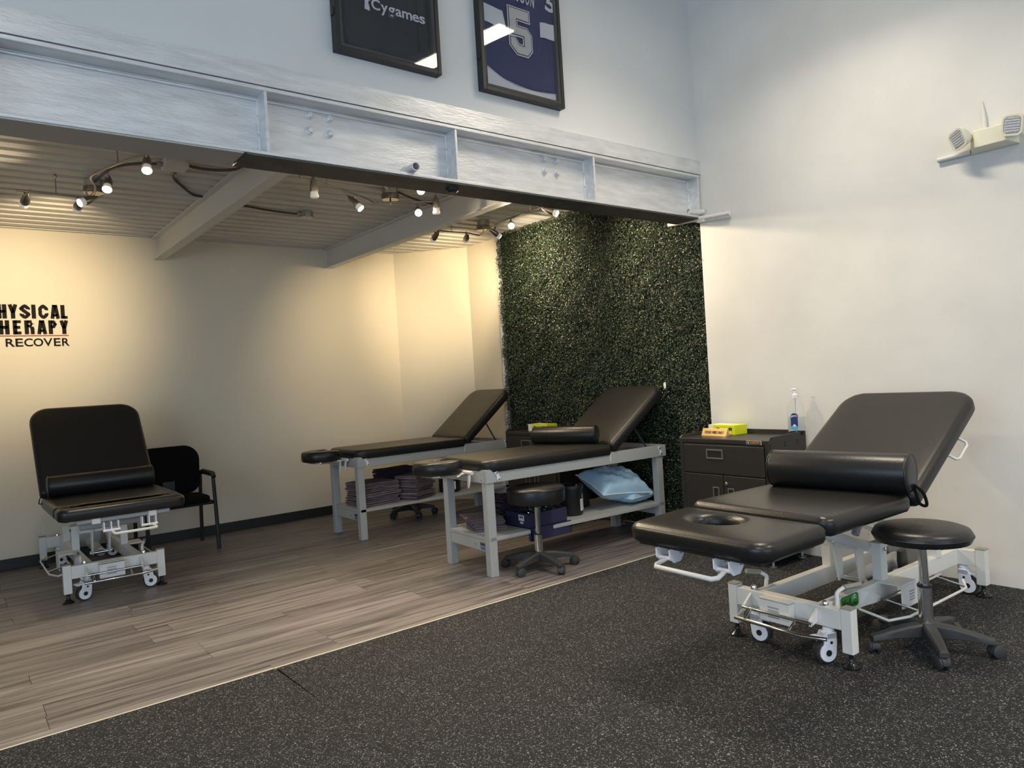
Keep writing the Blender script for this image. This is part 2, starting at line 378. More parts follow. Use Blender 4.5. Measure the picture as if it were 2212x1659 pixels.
for x in (1.90, 2.03, 3.83, 3.96):
    for z in (.33, .235):
        m = MB().lathe([(.027, 0), (.027, .006), (.025, .008)], 16, aim((x, -.008, z), (0, -1, 0)))
        m.lathe([(.020, .006), (.020, .026), (.016, .030)], 6, aim((x, -.008, z), (0, -1, 0)))
        obj('bolt', m, 'silver', bm, smooth=30)
pp = thing('pipe_stub', 'short open pipe stub poking out of the beam web', 'pipe', (2.56, 4.27, 3.065))
obj('pipe', MB().lathe([(.030, .0), (.030, .15), (.024, .15), (.024, .02)], 18, aim((0.02, 0, .0), (-.12, -1, .0)), cap0=False, cap1=True), 'silver', pp, smooth=40)
obj('flange_ring', MB().lathe([(.042, 0), (.042, .012), (.032, .016)], 14, aim((0.02, 0, 0), (-.12, -1, 0))), 'silver', pp, smooth=40)
pp = thing('wall_conduit', 'white painted conduit running along the wall under the beam end', 'conduit', (5.62, 4.1, 2.985))
obj('pipe', MB().cyl((0, .42, .03), (0, -.27, -.005), .020, 12), 'right', pp, smooth=40)
obj('coupling', MB().cyl((0, .10, .012), (0, -.0, .008), .028, 12), 'right', pp, smooth=40)
obj('bracket', MB().box((-.03, .0, -.025), (.035, .07, -.008)), 'right', pp, bevel=.003)
pp = thing('pipe_stub', 'short grey pipe lying on the beam end by the corner', 'pipe', (5.50, 4.17, 3.03))
obj('pipe', MB().lathe([(.026, 0), (.026, .16), (.020, .16), (.020, .01)], 16, aim((0, .02, .028), (.9, -.35, .0)), cap0=False), 'silver', pp, smooth=40)
pp = thing('bolt_cap', 'black round plug under the beam flange', 'plug', (2.93, 4.25, 2.994))
obj('cap', MB().lathe([(.045, 0), (.045, -.018), (.03, -.035)], 12), 'black', pp, smooth=40)

def joist(x, label):
    j = thing('ceiling_joist', label, 'beam', (x, 4.3, 3.22), group='joists under the metal deck')
    obj('bottom_flange', MB().box((-.05, 0, 0), (.055, 4.68, .014)), 'joist', j)
    obj('web', MB().box((-.006, 0, .012), (.006, 4.68, .24)), 'joist', j)
    obj('top_flange', MB().box((-.06, 0, .236), (.055, 4.68, .250)), 'joist', j)
joist(2.062, 'painted steel joist nearest the left track light'); joist(4.135, 'painted steel joist between the middle and right track lights'); joist(-.05, 'painted steel joist beyond the left edge of the view')

# ------------------------------------------------------------------ leafy wall panel
hd = thing('hedge_panel', 'dark green artificial boxwood panel covering the side wall of the alcove', 'hedge wall', (5.74, 5.76, 0))
obj('backing', MB().box((0, -1.56, .03), (.075, 1.56, 3.45)), 'hedgeback', hd)
NL = 120000
yy = rng.uniform(-1.575, 1.575, NL); zz = rng.uniform(.04, 3.47, NL)
lump = .02*np.sin(yy*9+1.3*np.sin(zz*7))*np.sin(zz*11+yy*3)
xx = -rng.beta(2, 2, NL)*.075-.005-lump
ln = rng.uniform(.013, .026, NL); wd = ln*rng.uniform(.5, .7, NL)
nrm = np.stack([-np.ones(NL)*1.0, rng.normal(0, .65, NL), rng.normal(.25, .6, NL)], 1); nrm /= np.linalg.norm(nrm, axis=1)[:, None]
tv = rng.normal(0, 1, (NL, 3)); tv -= nrm*(tv*nrm).sum(1)[:, None]; tv /= np.linalg.norm(tv, axis=1)[:, None]; sv = np.cross(nrm, tv)
c = np.stack([xx, yy, zz], 1); l_ = ln[:, None]; w_ = wd[:, None]
V = np.stack([c-tv*l_*.5, c+tv*l_*.5, c-tv*l_*.05+sv*w_*.5+nrm*w_*.22, c-tv*l_*.05-sv*w_*.5+nrm*w_*.22], 1).reshape(-1, 3)*S
me = bpy.data.meshes.new('leaves'); b4 = np.arange(NL)[:, None]*4
tri = np.concatenate([b4+np.array([[0, 1, 2]]), b4+np.array([[0, 3, 1]])], 1).reshape(-1)
me.vertices.add(NL*4); me.vertices.foreach_set('co', V.reshape(-1).astype(np.float32))
me.loops.add(NL*6); me.loops.foreach_set('vertex_index', tri.astype(np.int32))
me.polygons.add(NL*2); me.polygons.foreach_set('loop_start', np.arange(0, NL*6, 3, dtype=np.int32)); me.update(calc_edges=True)
at = me.color_attributes.new('tint', 'FLOAT_COLOR', 'POINT')
g = rng.uniform(.5, 1.5, NL); colr = np.stack([(.030*g), (.046*g), .022*g*rng.uniform(.7, 1.3, NL), np.ones(NL)], 1)
yl = rng.random(NL) < .05; colr[yl, :3] *= np.array([2.2, 2.0, 1.4])
at.data.foreach_set('color', np.repeat(colr, 4, 0).reshape(-1).astype(np.float32))
lv = link('leaves', me, K['leaf'], hd); lv['kind'] = 'stuff'
tg = thing('hang_tag', 'small torn white tag caught on the leafy panel', 'tag', (5.655, 4.71, 1.44))
obj('paper', MB().prism([(-.012, -.03), (.008, -.035), (.016, .0), (.010, .03), (-.010, .026), (-.018, .004)], 0, .003, frm((0, 0, .03), (0, -1, 0), (0, 0, 1))), 'label', tg)

# ------------------------------------------------------------------ track lights
def spot_head(tr, base, pos, d, lit, power, rodz, mount=None, cone=110):
    """bullet head: stem from the rail, bullet body, flared glass"""
    d = Vector(d).normalized(); p = Vector(pos)
    top = Vector(mount) if mount else Vector((p.x, p.y, rodz))
    back = p-d*.035
    M = aim(back, d)
    h = obj('spot_head', MB().lathe([(.004, -.075), (.013, -.06), (.024, -.03), (.031, .008), (.034, .045), (.033, .052)], 16, M), 'steel', tr, smooth=50)
    gm = {0: 'glassfr', 1: 'lit', 2: 'litw'}[lit]
    b = obj('bulb', MB().lathe([(.026, .048), (.030, .066), (.035, .086), (.033, .092), (.02, .095)], 16, M), 'glassfr', h, smooth=50)
    obj('lens', MB().lathe([(.0325, .0925), (.029, .098), (.010, .1005)], 16, M), gm, h, smooth=50)
    side = d.cross(Vector((0, 0, 1))).normalized() if abs(d.z) < .95 else Vector((1, 0, 0))
    obj('lever', MB().tube([back-d*.05, back-d*.13+side*.01], .003, 6), 'steel', h)
    obj('stem', MB().tube([top, (top+back)/2+Vector((0, 0, -.005)), back-d*.01+Vector((0, 0, .02))], .008, 8), 'steel', tr, smooth=50)
    if power:
        l = bpy.data.lights.new('spot_beam', 'SPOT'); l.energy = power; l.color = (1, .82, .56) if lit else (1, .78, .46); l.spot_size = R(cone); l.spot_blend = 1; l.shadow_soft_size = .03
        o = bpy.data.objects.new('spot_beam', l); COL.objects.link(o); o.parent = tr
        o.matrix_local = Matrix.Translation((back+d*.125)*S) @ d.to_track_quat('-Z', 'Y').to_matrix().to_4x4()
def track(label, canopy, rod, heads, hangers, extra=None):
    cx, cy = canopy; base = Vector((cx, cy, ZC))
    t = thing('track_light', label, 'track light', base)
    L = lambda p: Vector(p)-base
    RZ_ = 3.31
    obj('junction_box', MB().prism([(.075*math.cos(R(22.5+45*i)), .075*math.sin(R(22.5+45*i))) for i in range(8)], -.06, 0), 'zinc', t, bevel=.004)
    obj('canopy', MB().lathe([(.082, -.060), (.084, -.066), (.084, -.105), (.076, -.112), (.0, -.113)], 28), 'steel', t, smooth=40)
    pts = smoothpath([L((*p, RZ_)) for p in rod], 5)
    obj('rail', MB().tube(pts, .0085, 8), 'steel', t, smooth=50)
    mid = min(pts, key=lambda p: (p.x**2+p.y**2))
    obj('feed_stem', MB().tube([Vector((0, 0, -.108)), (mid+Vector((0, 0, -.108)))*.5+Vector((0, 0, -.03)), mid], .008, 8), 'steel', t)
    for hx, hy in hangers:
        q = L((hx, hy, RZ_)); m = MB().tube([q, q+Vector((0, 0, .13))], .004, 6).lathe([(.012, .13), (.014, .145), (.010, .16)], 10, T(q.x, q.y, q.z))
        obj('hanger', m, 'steel', t)
    for pos, d, lit, pw in heads: spot_head(t, base, L((*pos, 3.235)), d, lit, pw, RZ_-ZC, cone=78 if not lit else 140)
    if extra: extra(t, L)
    return t
SP = 110
track('left curved track light with five bullet spots', (1.11, 6.80), [(.56, 6.74), (.83, 6.755), (1.02, 6.76), (1.07, 6.62), (1.05, 6.40), (.985, 6.15), (1.01, 5.97), (1.12, 5.63), (1.25, 5.31)],
      [((.62, 6.76), (-.10, 1.0, -.38), 0, SP*.50), ((.98, 6.77), (-.06, 1.0, -.25), 0, SP*.75), ((1.01, 6.57), (-.8, -.25, -.42), 2, SP*.4), ((1.07, 6.02), (-.2, -.55, -.8), 1, SP*.62), ((1.21, 5.41), (-.15, -.5, -.8), 1, SP*.62)],
      [(.83, 6.755), (1.09, 5.72)])
def more(t, L):
    spot_head(t, None, L((3.21, 5.12, 3.235)), (-.35, -.75, -.55), 1, SP*.3, 0, L((3.21, 5.14, ZC)))
track('middle track light with bullet spots beside the brass canopy', (3.41, 5.97), [(2.32, 5.46), (2.69, 5.64), (3.03, 5.81), (3.18, 5.925), (3.24, 5.93), (3.46, 5.83), (3.76, 5.67)],
      [((2.46, 5.52), (.03, 0, -1), 0, SP*.2), ((2.97, 5.80), (.45, -.45, -.7), 1, SP*.62), ((3.60, 5.80), (-.42, -.72, -.5), 1, SP*.62), ((3.67, 5.60), (.0, .0, -1), 0, SP*.2)],
      [(2.62, 5.61)], more)
track('right track light nearest the leafy panel', (5.06, 6.75), [(4.43, 6.77), (4.62, 6.76), (4.82, 6.745), (5.0, 6.80), (5.03, 6.77), (4.92, 6.42), (4.83, 6.10), (4.815, 5.88), (4.82, 5.38)],
      [((4.40, 6.78), (.05, 1.0, -.5), 0, SP*.55), ((4.77, 6.70), (.50, 1.0, -.24), 0, SP*.90), ((4.93, 6.36), (1, .1, -.45), 1, SP*.62), ((4.80, 5.92), (-.5, -.65, -.4), 1, SP*.62), ((4.82, 5.30), (.55, -.75, -.45), 1, SP*.62)],
      [(4.62, 6.76), (4.82, 5.62)])

def cable(name, label, pts, r, m, cat='conduit', ribs=True):
    P0 = Vector(pts[0]); t = thing(name, label, cat, P0)
    pp = smoothpath([Vector(p)-P0 for p in pts], 14)
    rr = [r*(1+.12*(i % 2)) for i in range(len(pp))] if ribs else r
    obj('sheath', MB().tube(pp, rr, 8), m, t, smooth=60); return t
jb = thing('junction_box', 'pale twin junction box on the deck beside the left track light', 'junction box', (1.535, 5.98, ZC))
obj('box', MB().box((-.085, -.09, -.075), (.085, .07, 0)), 'deck', jb, bevel=.006)
for k in range(3): obj('knockout', MB().lathe([(.018, 0), (.018, .004), (.014, .005)], 14, aim((-.055+.055*k, -.09, -.035), (0, -1, 0))), 'deck', jb)
obj('connector', MB().cyl((-.085, 0, -.045), (-.13, 0, -.045), .018, 10), 'zinc', jb, smooth=40)
cable('flexible_conduit', 'dark flexible conduit from the twin box over the first joist', [(1.62, 5.92, 3.42), (1.72, 5.90, 3.405), (1.84, 5.84, 3.395), (1.94, 5.76, 3.40), (1.99, 5.58, 3.43), (2.0, 5.40, 3.45)], .011, 'conduit')
cable('flexible_conduit', 'drooping grey cable from the twin box down to the first joist', [(1.56, 6.07, 3.40), (1.58, 6.22, 3.44), (1.64, 6.44, 3.455), (1.79, 6.70, 3.455), (1.90, 6.87, 3.455), (1.99, 6.89, 3.45)], .011, 'conduit')
cable('flexible_conduit', 'conduit joining the left track light to the twin box', [(1.10, 6.74, 3.44), (1.16, 6.3, 3.44), (1.28, 6.06, 3.43), (1.41, 5.98, 3.425)], .010, 'conduit')
cable('flexible_conduit', 'dark conduit feeding the small grey box between the joists', [(2.07, 6.98, 3.45), (2.44, 7.09, 3.455), (2.7, 7.17, 3.455), (3.02, 7.15, 3.44)], .010, 'conduit')
cable('flexible_conduit', 'cream ribbed conduit running to the middle canopy', [(2.06, 5.86, 3.45), (2.43, 5.80, 3.45), (2.68, 5.74, 3.45), (2.95, 5.74, 3.448), (3.22, 5.80, 3.446), (3.36, 5.92, 3.44)], .012, 'cablew')
cable('flexible_conduit', 'conduit from the middle canopy to the second joist', [(3.47, 5.95, 3.44), (3.62, 6.0, 3.42), (3.82, 6.1, 3.42), (4.10, 6.2, 3.43)], .010, 'conduit')
gb = thing('octagon_box', 'small dark octagonal box alone on the deck between the joists', 'junction box', (3.08, 7.14, ZC))
obj('box', MB().prism([(.07*math.cos(R(22.5+45*i)), .07*math.sin(R(22.5+45*i))) for i in range(8)], -.06, 0), 'zinc', gb, bevel=.004)
obj('connector', MB().cyl((-.06, 0, -.03), (-.1, 0, -.03), .016, 10), 'zinc', gb)

# hall high bays
for i, (x, y) in enumerate(HIGH_BAYS):
    t = thing('high_bay_light', ['hanging LED panel light above the nearest treatment bed', 'hanging LED panel light by the side wall near the street', 'hanging LED panel light near the shop window', 'hanging LED panel light over the middle of the hall'][i], 'ceiling light', (x, y, BAY_Z), group='high bay lights')
    t.rotation_euler.z = R(-12); obj('housing', MB().box((-.13, -.60, .0), (.13, .60, .07)), 'white', t, bevel=.01)
    for s in (-.055, .055): obj('diffuser', MB().box((s-.045, -.57, -.012), (s+.045, .57, .002)), 'ledp', t)
    for s in (-.6, .6): obj('hanger', MB().cyl((0, s, .06), (0, s, ZT-BAY_Z), .005, 6), 'steel', t)
    l = bpy.data.lights.new('bay_beam', 'AREA'); l.shape = 'RECTANGLE'; l.size = .20*S; l.size_y = 1.14*S; l.energy = BAY_POWER[i]; l.color = LAMP; l.spread = R(125)
    o = bpy.data.objects.new('bay_beam', l); COL.objects.link(o); o.parent = t; o.location = (0, 0, -.03*S)

# ------------------------------------------------------------------ framed jerseys
def picture(label, x0, x1, z0, z1, inner, cat='framed jersey'):
    t = thing('framed_jersey', label, cat, (x0, 4.185, z0))
    W, H = x1-x0, z1-z0; D = -.065; b = .03
    for n_, a, c_ in (('frame_side', (0, D, 0), (b, 0, H)), ('frame_side', (W-b, D, 0), (W, 0, H)), ('frame_rail', (b, D, 0), (W-b, 0, b)), ('frame_rail', (b, D, H-b), (W-b, 0, H))):
        obj(n_, MB().box(a, c_), 'frame', t, bevel=.003)
    i_ = .022
    for a, c_ in (((b, D+.012, b), (b+i_, -.02, H-b)), ((W-b-i_, D+.012, b), (W-b, -.02, H-b)), ((b+i_, D+.012, b), (W-b-i_, -.02, b+i_))):
        obj('lining', MB().box(a, c_), 'framein', t)
    obj('backing_board', MB().box((b, -.02, b), (W-b, -.005, H-b)), inner, t)
    for s in (0, W):
        for zz in (.22, H-.3): obj('hinge', MB().box((s-.006, D+.01, zz), (s+.006, -.02, zz+.045)), 'frame', t)
    return t, W, H, b+i_
def cloth(poly, depth, name, material, t, y, wob=.004, nx=14, nz=20):
    """cloth piece filling a polygon, as a wavy solid sheet"""
    m = MB().prism(poly, 0, depth, frm((0, y, 0), (1, 0, 0), (0, 0, 1)))
    return obj(name, m, material, t, bevel=.0015)
def wavy(poly, name, material, t, y, amp=.004, fx=26, seed=0, fold=None):
    """cloth: polygon meshed as horizontal strips with folds; poly given as left/right edge functions"""
    zl, L_, R_ = poly; n = 26; rows_ = []
    for z in zl:
        a, b = L_(z), R_(z)
        rows_.append([(a+(b-a)*j/n, y-amp*(1+math.sin((a+(b-a)*j/n)*fx+seed+z*4)*math.cos(z*9+seed))*.5-(fold(a+(b-a)*j/n, z) if fold else 0), z) for j in range(n+1)])
    m = MB(); vs = [p for r in rows_ for p in r]; q = n+1
    m.add(vs, [(i*q+j, i*q+j+1, (i+1)*q+j+1, (i+1)*q+j) for i in range(len(rows_)-1) for j in range(n)])
    o = obj(name, m, material, t, smooth=60); sd = o.modifiers.new('solid', 'SOLIDIFY'); sd.thickness = .003*S; return o

t1, W1, H1, e1 = picture('framed black jersey with a white company logo', 2.045, 2.815, 3.72, 4.85, 'mount')
zz1 = [.06+.03*i for i in range(36)]
def hem1(x): return .075+.02*((x-.36)/.33)**2
rows_ = [z for z in zz1]
wavy((rows_, lambda z: .075+max(0, .10-z)*.6, lambda z: W1-.085-max(0, .12-z)*1.6), 'jersey', 'jblack', t1, -.028, .006, 22, 1)
FJ = lambda x, z, y=-.047: frm((x, y, z), (1, 0, 0), (0, 0, 1))
obj('logo_text', text_mb('C', .062, .068, .002, .015, FJ(.266, .325)), 'jwhite', t1)
xs_ = .334
for ch, w_, h_, dz in (('y', .05, .07, -.022), ('g', .05, .07, -.022), ('a', .045, .048, 0), ('m', .074, .048, 0), ('e', .05, .048, 0), ('s', .044, .048, 0)):
    obj('logo_text', text_mb(ch, w_, h_, .002, .015, FJ(xs_, .325+dz)), 'jwhite', t1); xs_ += w_+.004
em = [(0, -.012), (.035, -.018), (.038, .0), (.028, .03), (.034, .05), (.046, .048), (.036, .062), (.045, .072), (.034, .074), (.042, .088), (.028, .084), (.022, .10), (.014, .084), (.002, .090), (.006, .074), (-.006, .074), (.004, .060), (.004, .040), (.004, .02)]
obj('logo_emblem', MB().prism(em, 0, .002, FJ(.215, .325)), 'jwhite', t1)
gl = obj('glass', MB().box((e1-.02, -.060, e1-.02), (W1-e1+.02, -.057, H1-e1+.02)), 'glass', t1)

t2, W2, H2, e2 = picture('framed navy hockey jersey with a large number five', 3.165, 3.955, 3.70, 4.85, 'jwhite')
zr = [.02*i+.045 for i in range(54)]
def hemf(x, z): return 0
L5 = lambda z: .055+0*z; R5 = lambda z: W2-.055
def body_rows():
    n = 30; m = MB(); rows_ = []
    for i in range(40):
        row = []
        for j in range(n+1):
            x = .053+(W2-.106)*j/n; s_ = (x-.40)/.34
            zh = .105+.045*s_*s_-.03*s_+.06*max(0, -s_-.5)
            z = zh+(H2-.05-zh)*i/39
            fold = .006*math.exp(-((x-.60)/.012)**2)*(1 if z < .75 else .3)+.004*math.sin(x*22+z*5)
            row.append((x, -.026-max(0, .004+fold*.8), z))
        rows_.append(row)
    q = n+1; m.add([p for r in rows_ for p in r], [(i*q+j, i*q+j+1, (i+1)*q+j+1, (i+1)*q+j) for i in range(39) for j in range(n)]); return m
o = obj('jersey', body_rows(), 'navy', t2, smooth=60); o.modifiers.new('solid', 'SOLIDIFY').thickness = .003*S
cloth([(.055, .51), (.11, .505), (.16, .495), (.215, .50), (.255, .505), (.243, .565), (.23, .622), (.19, .625), (.14, .632), (.10, .635), (.055, .64)], .004, 'sleeve_band', 'jwhite', t2, -.040)
cloth([(.59, .515), (.63, .522), (.68, .52), (.735, .52), (.735, .645), (.69, .64), (.64, .64), (.592, .632)], .004, 'sleeve_band', 'jwhite', t2, -.040)
def offset_poly(p, d):
    out = []; n = len(p)
    for i in range(n):
        a, b, c = Vector(p[i-1]), Vector(p[i]), Vector(p[(i+1) % n])
        e1_, e2_ = (b-a).normalized(), (c-b).normalized(); n1, n2 = Vector((e1_.y, -e1_.x)), Vector((e2_.y, -e2_.x))
        k = n1+n2; k = k/(k.dot(n1)) if k.length > 1e-6 else n1; out.append(tuple(b-k*d))
    return out
five = [(0, 1.40), (.93, 1.40), (.93, 1.06), (.36, 1.06), (.36, .86), (.80, .86), (1.0, .67), (1.0, .20), (.80, 0), (.32, 0), (.02, .24), (.02, .50), (.24, .50), (.42, .30), (.64, .30), (.64, .57), (.0, .57)]
area2 = sum(five[i-1][0]*five[i][1]-five[i][0]*five[i-1][1] for i in range(len(five)))
sg = 1 if area2 < 0 else -1
f5 = [(x*.215, y*.245) for x, y in five]
for k, (d, mm) in enumerate(((-.008, 'jwhite'), (.0, 'ink'), (.007, 'jgrey'))):
    q = offset_poly(f5, -d*sg) if d else f5
    obj('number', MB().prism(q, 0, .003, frm((.285, -.0385-.0015*k, .335), (1, 0, 0), (0, 0, 1))), mm, t2)
for k, ch in enumerate('ARRISON'):
    a = (k-3.2)*.047
    obj('name_letter', text_mb(ch, .036 if ch != 'I' else .014, .095, .002, .02, frm((.375+a+(.01 if ch == 'I' else 0), -.040, .735-.25*a*a), (1, 0, -.05*(k-3)), (.05*(k-3), 0, 1))), 'jwhite', t2)
o = obj('sleeve_number', text_mb('5', .10, .13, .002, .03, frm((.655, -.040, .745), (1, 0, -.15), (.15, 0, 1))), 'jwhite', t2)
gl2 = obj('glass', MB().box((e2-.02, -.060, e2-.02), (W2-e2+.02, -.057, H2-e2+.02)), 'glass', t2)

# ------------------------------------------------------------------ wall sign
sg_ = thing('wall_sign', 'black raised lettering about physical therapy on the cream wall', 'sign', (.41, YB, 2.25))
def sx(px): return .55+.00403*px-.41
def letters(items, z0, z1, off, d):
    for ch, a, b in items:
        obj('letter', text_mb(ch, sx(b)-sx(a), z1-z0, d, off, frm((sx(a), 0, z0-2.25), (1, 0, 0), (0, 0, 1))), 'signk', sg_)
def stroke(mb, path, w, d, M):
    """flat bar of width w along a 2-D path, d deep"""
    P = [Vector(p) for p in path]; rings = []
    for k, p in enumerate(P):
        a = (p-P[k-1]).normalized() if k else (P[1]-p).normalized(); b = (P[k+1]-p).normalized() if k < len(P)-1 else a
        n1, n2 = Vector((-a.y, a.x)), Vector((-b.y, b.x)); m_ = n1+n2; m_ = m_/max(.5, m_.dot(n1)); q = m_*w/2
        rings.append([(p.x-q.x, p.y-q.y, 0), (p.x+q.x, p.y+q.y, 0), (p.x+q.x, p.y+q.y, d), (p.x-q.x, p.y-q.y, d)])
    mb.loft(rings, M=M)
def glyph(ch, W, H, d, M):
    sw = .036; s_ = sw/2; t_ = .027; h = t_/2; mb = MB()
    stem = lambda x: stroke(mb, [(x, 0), (x, H)], sw, d, M); bar = lambda y, a, b, t=t_: stroke(mb, [(a, y), (b, y)], t, d, M)
    curve = lambda p: stroke(mb, [q.xy for q in smoothpath([(x, y, 0) for x, y in p], 3)], .031, d, M)
    if ch in 'HELRPI': stem(s_)
    if ch == 'H': stem(W-s_); bar(.5*H, .01, W-.01)
    if ch == 'L': bar(h, .01, W)
    if ch == 'E': [bar(y, .01, W-(.008 if 0 < k < 2 else 0)) for k, y in enumerate((h, H*.5, H-h))]
    if ch == 'T': stem(W/2); bar(H-h, 0, W)
    if ch == 'Y': stroke(mb, [(s_*.95, H), (W/2, .40*H)], .033, d, M); stroke(mb, [(W-s_*.95, H), (W/2, .40*H)], .033, d, M); stroke(mb, [(W/2, 0), (W/2, .46*H)], sw, d, M)
    if ch == 'A': stroke(mb, [(s_*.9, 0), (W/2-.006, H)], .032, d, M); stroke(mb, [(W-s_*.9, 0), (W/2+.006, H)], .032, d, M); bar(.24*H, .02, W-.02, .022); bar(H-.012, W/2-.02, W/2+.02, .024)
    e = .0155
    if ch in 'RP':
        k = .50 if ch == 'R' else .44
        stroke(mb, [(.02, H-h), (W-.030, H-h), (W-s_, H-.038), (W-s_, H*k+.038), (W-.030, H*k+h), (.02, H*k+h)], t_, d, M)
        stroke(mb, [(W-s_, H-.034), (W-s_, H*k+.034)], .034, d, M)
    if ch == 'R': stroke(mb, [(W-s_-.006, H*.52), (W-s_, H*.40), (W-s_+.001, 0)], .033, d, M)
    if ch == 'C': curve([(W-e, .62*H), (W-e, H-.040), (W/2, H-e*.9), (e, H-.040), (e, .5*H), (e, .040), (W/2, e*.9), (W-e, .040), (W-e, .38*H)])
    if ch == 'S': curve([(W-e, .68*H), (W-e, H-.038), (W/2, H-e*.9), (e, H-.038), (e+.002, .68*H), (W/2, .50*H), (W-e-.002, .34*H), (W-e, .038), (W/2, e*.9), (e, .038), (e, .33*H)])
    return mb
def block(items, z0, z1, d):
    for ch, a, b in items: obj('letter', glyph(ch, sx(b)-sx(a), z1-z0, d, frm((sx(a), 0, z0-2.25), (1, 0, 0), (0, 0, 1))), 'signk', sg_)
block([('P', -32, -11), ('H', -7, 13), ('Y', 15.8, 36.6), ('S', 40.7, 62.4), ('I', 66, 75.5), ('C', 81, 102), ('A', 106.7, 127.5), ('L', 130, 145)], 2.547, 2.69, .010)
block([('T', -32, -10), ('H', -5, 16.7), ('E', 24, 41.6), ('R', 48.8, 70), ('A', 75.5, 97), ('P', 101, 120), ('Y', 125.7, 145.5)], 2.385, 2.527, .010)
letters([('R', 7, 25.8), ('E', 27.6, 43.8), ('C', 46, 64.6), ('O', 66, 87), ('V', 87.7, 107.6), ('E', 110.7, 125.7), ('R', 129, 145.5)], 2.258, 2.340, .012, .008)
o = obj('red_rule', MB().box((0, -.008, 2.364-2.25), (sx(145), 0, 2.373-2.25)), 'signr', sg_)

# ------------------------------------------------------------------ emergency light, outlet
FR_ = lambda y, z, out=0: frm((0-out, y, z), (0, -1, 0), (0, 0, 1))
el = thing('emergency_light', 'ivory twin head emergency light high on the side wall', 'emergency light', (XW, 1.765, 2.965))
M = frm((0, .14, 0), (0, -1, 0), (0, 0, 1))
obj('housing', MB().loft([[(0, 0, 0), (.28, 0, 0), (.28, .14, 0), (0, .14, 0)], [(0, 0, .03), (.28, 0, .03), (.28, .14, .03), (0, .14, .03)], [(.045, .022, .10), (.235, .022, .10), (.235, .135, .10), (.045, .135, .10)]], M=M), 'ivory', el, bevel=.004)
for c_, d in (((-.115, .165, .105), (-1, .55, -.25)), ((-.115, -.15, .10), (-1, .25, -.15))):
    A = aim(c_, d) @ RZ(12 if c_[1] > 0 else -12)
    hm = MB().loft([rrect(-.03, .03, -.03, .03, .02, 4, -.055), rrect(-.052, .052, -.052, .052, .03, 4, -.02), rrect(-.066, .066, -.066, .066, .032, 4, .022), rrect(-.066, .066, -.066, .066, .032, 4, .034), rrect(-.054, .054, -.054, .054, .026, 4, .034), rrect(-.052, .052, -.052, .052, .026, 4, .026)], M=A)
    h = obj('lamp_head', hm, 'ivory', el, smooth=50)
    lm = MB().loft([rrect(-.050, .050, -.050, .050, .024, 4, .028), rrect(-.050, .050, -.050, .050, .024, 4, .032)], M=A)
    obj('lens', lm, 'lens', h)
    for k in range(6):
        yk = -.042+.0165*k; obj('lens_rib', MB().box((-.045, yk, .032), (.045, yk+.007, .036), A), 'lens', h)
    obj('knuckle', MB().cyl(A @ Vector((0, 0, -.05)), Vector((-.05, .105 if c_[1] > 0 else -.105, .09)), .018, 10), 'ivory', h)
wc = thing('cable_raceway', 'white cable cover dropping into the emergency light from above', 'cable cover', (XW, 1.82, 3.105))
obj('cover', MB().tube([(-.010, 0, 0), (-.012, .002, .10), (-.004, .010, .20)], [.017, .015, .006], 10), 'right', wc, smooth=50)
wc = thing('cable_raceway', 'white conduit stub leaving the lower corner of the emergency light', 'cable cover', (XW, 1.94, 2.985))
obj('cover', MB().cyl((-.018, -.03, 0), (-.018, .18, 0), .017, 12), 'right', wc, smooth=50)
ol = thing('wall_outlet', 'ivory duplex outlet low on the cream rear wall', 'outlet', (4.80, YB, .44))
obj('plate', MB().box((-.05, -.008, 0), (.05, 0, .15)), 'outlet', ol, bevel=.004)
for z in (.035, .085): obj('socket', MB().lathe([(.018, 0), (.018, .004)], 14, aim((0, -.008, z+.015), (0, -1, 0))), 'outlet', ol)

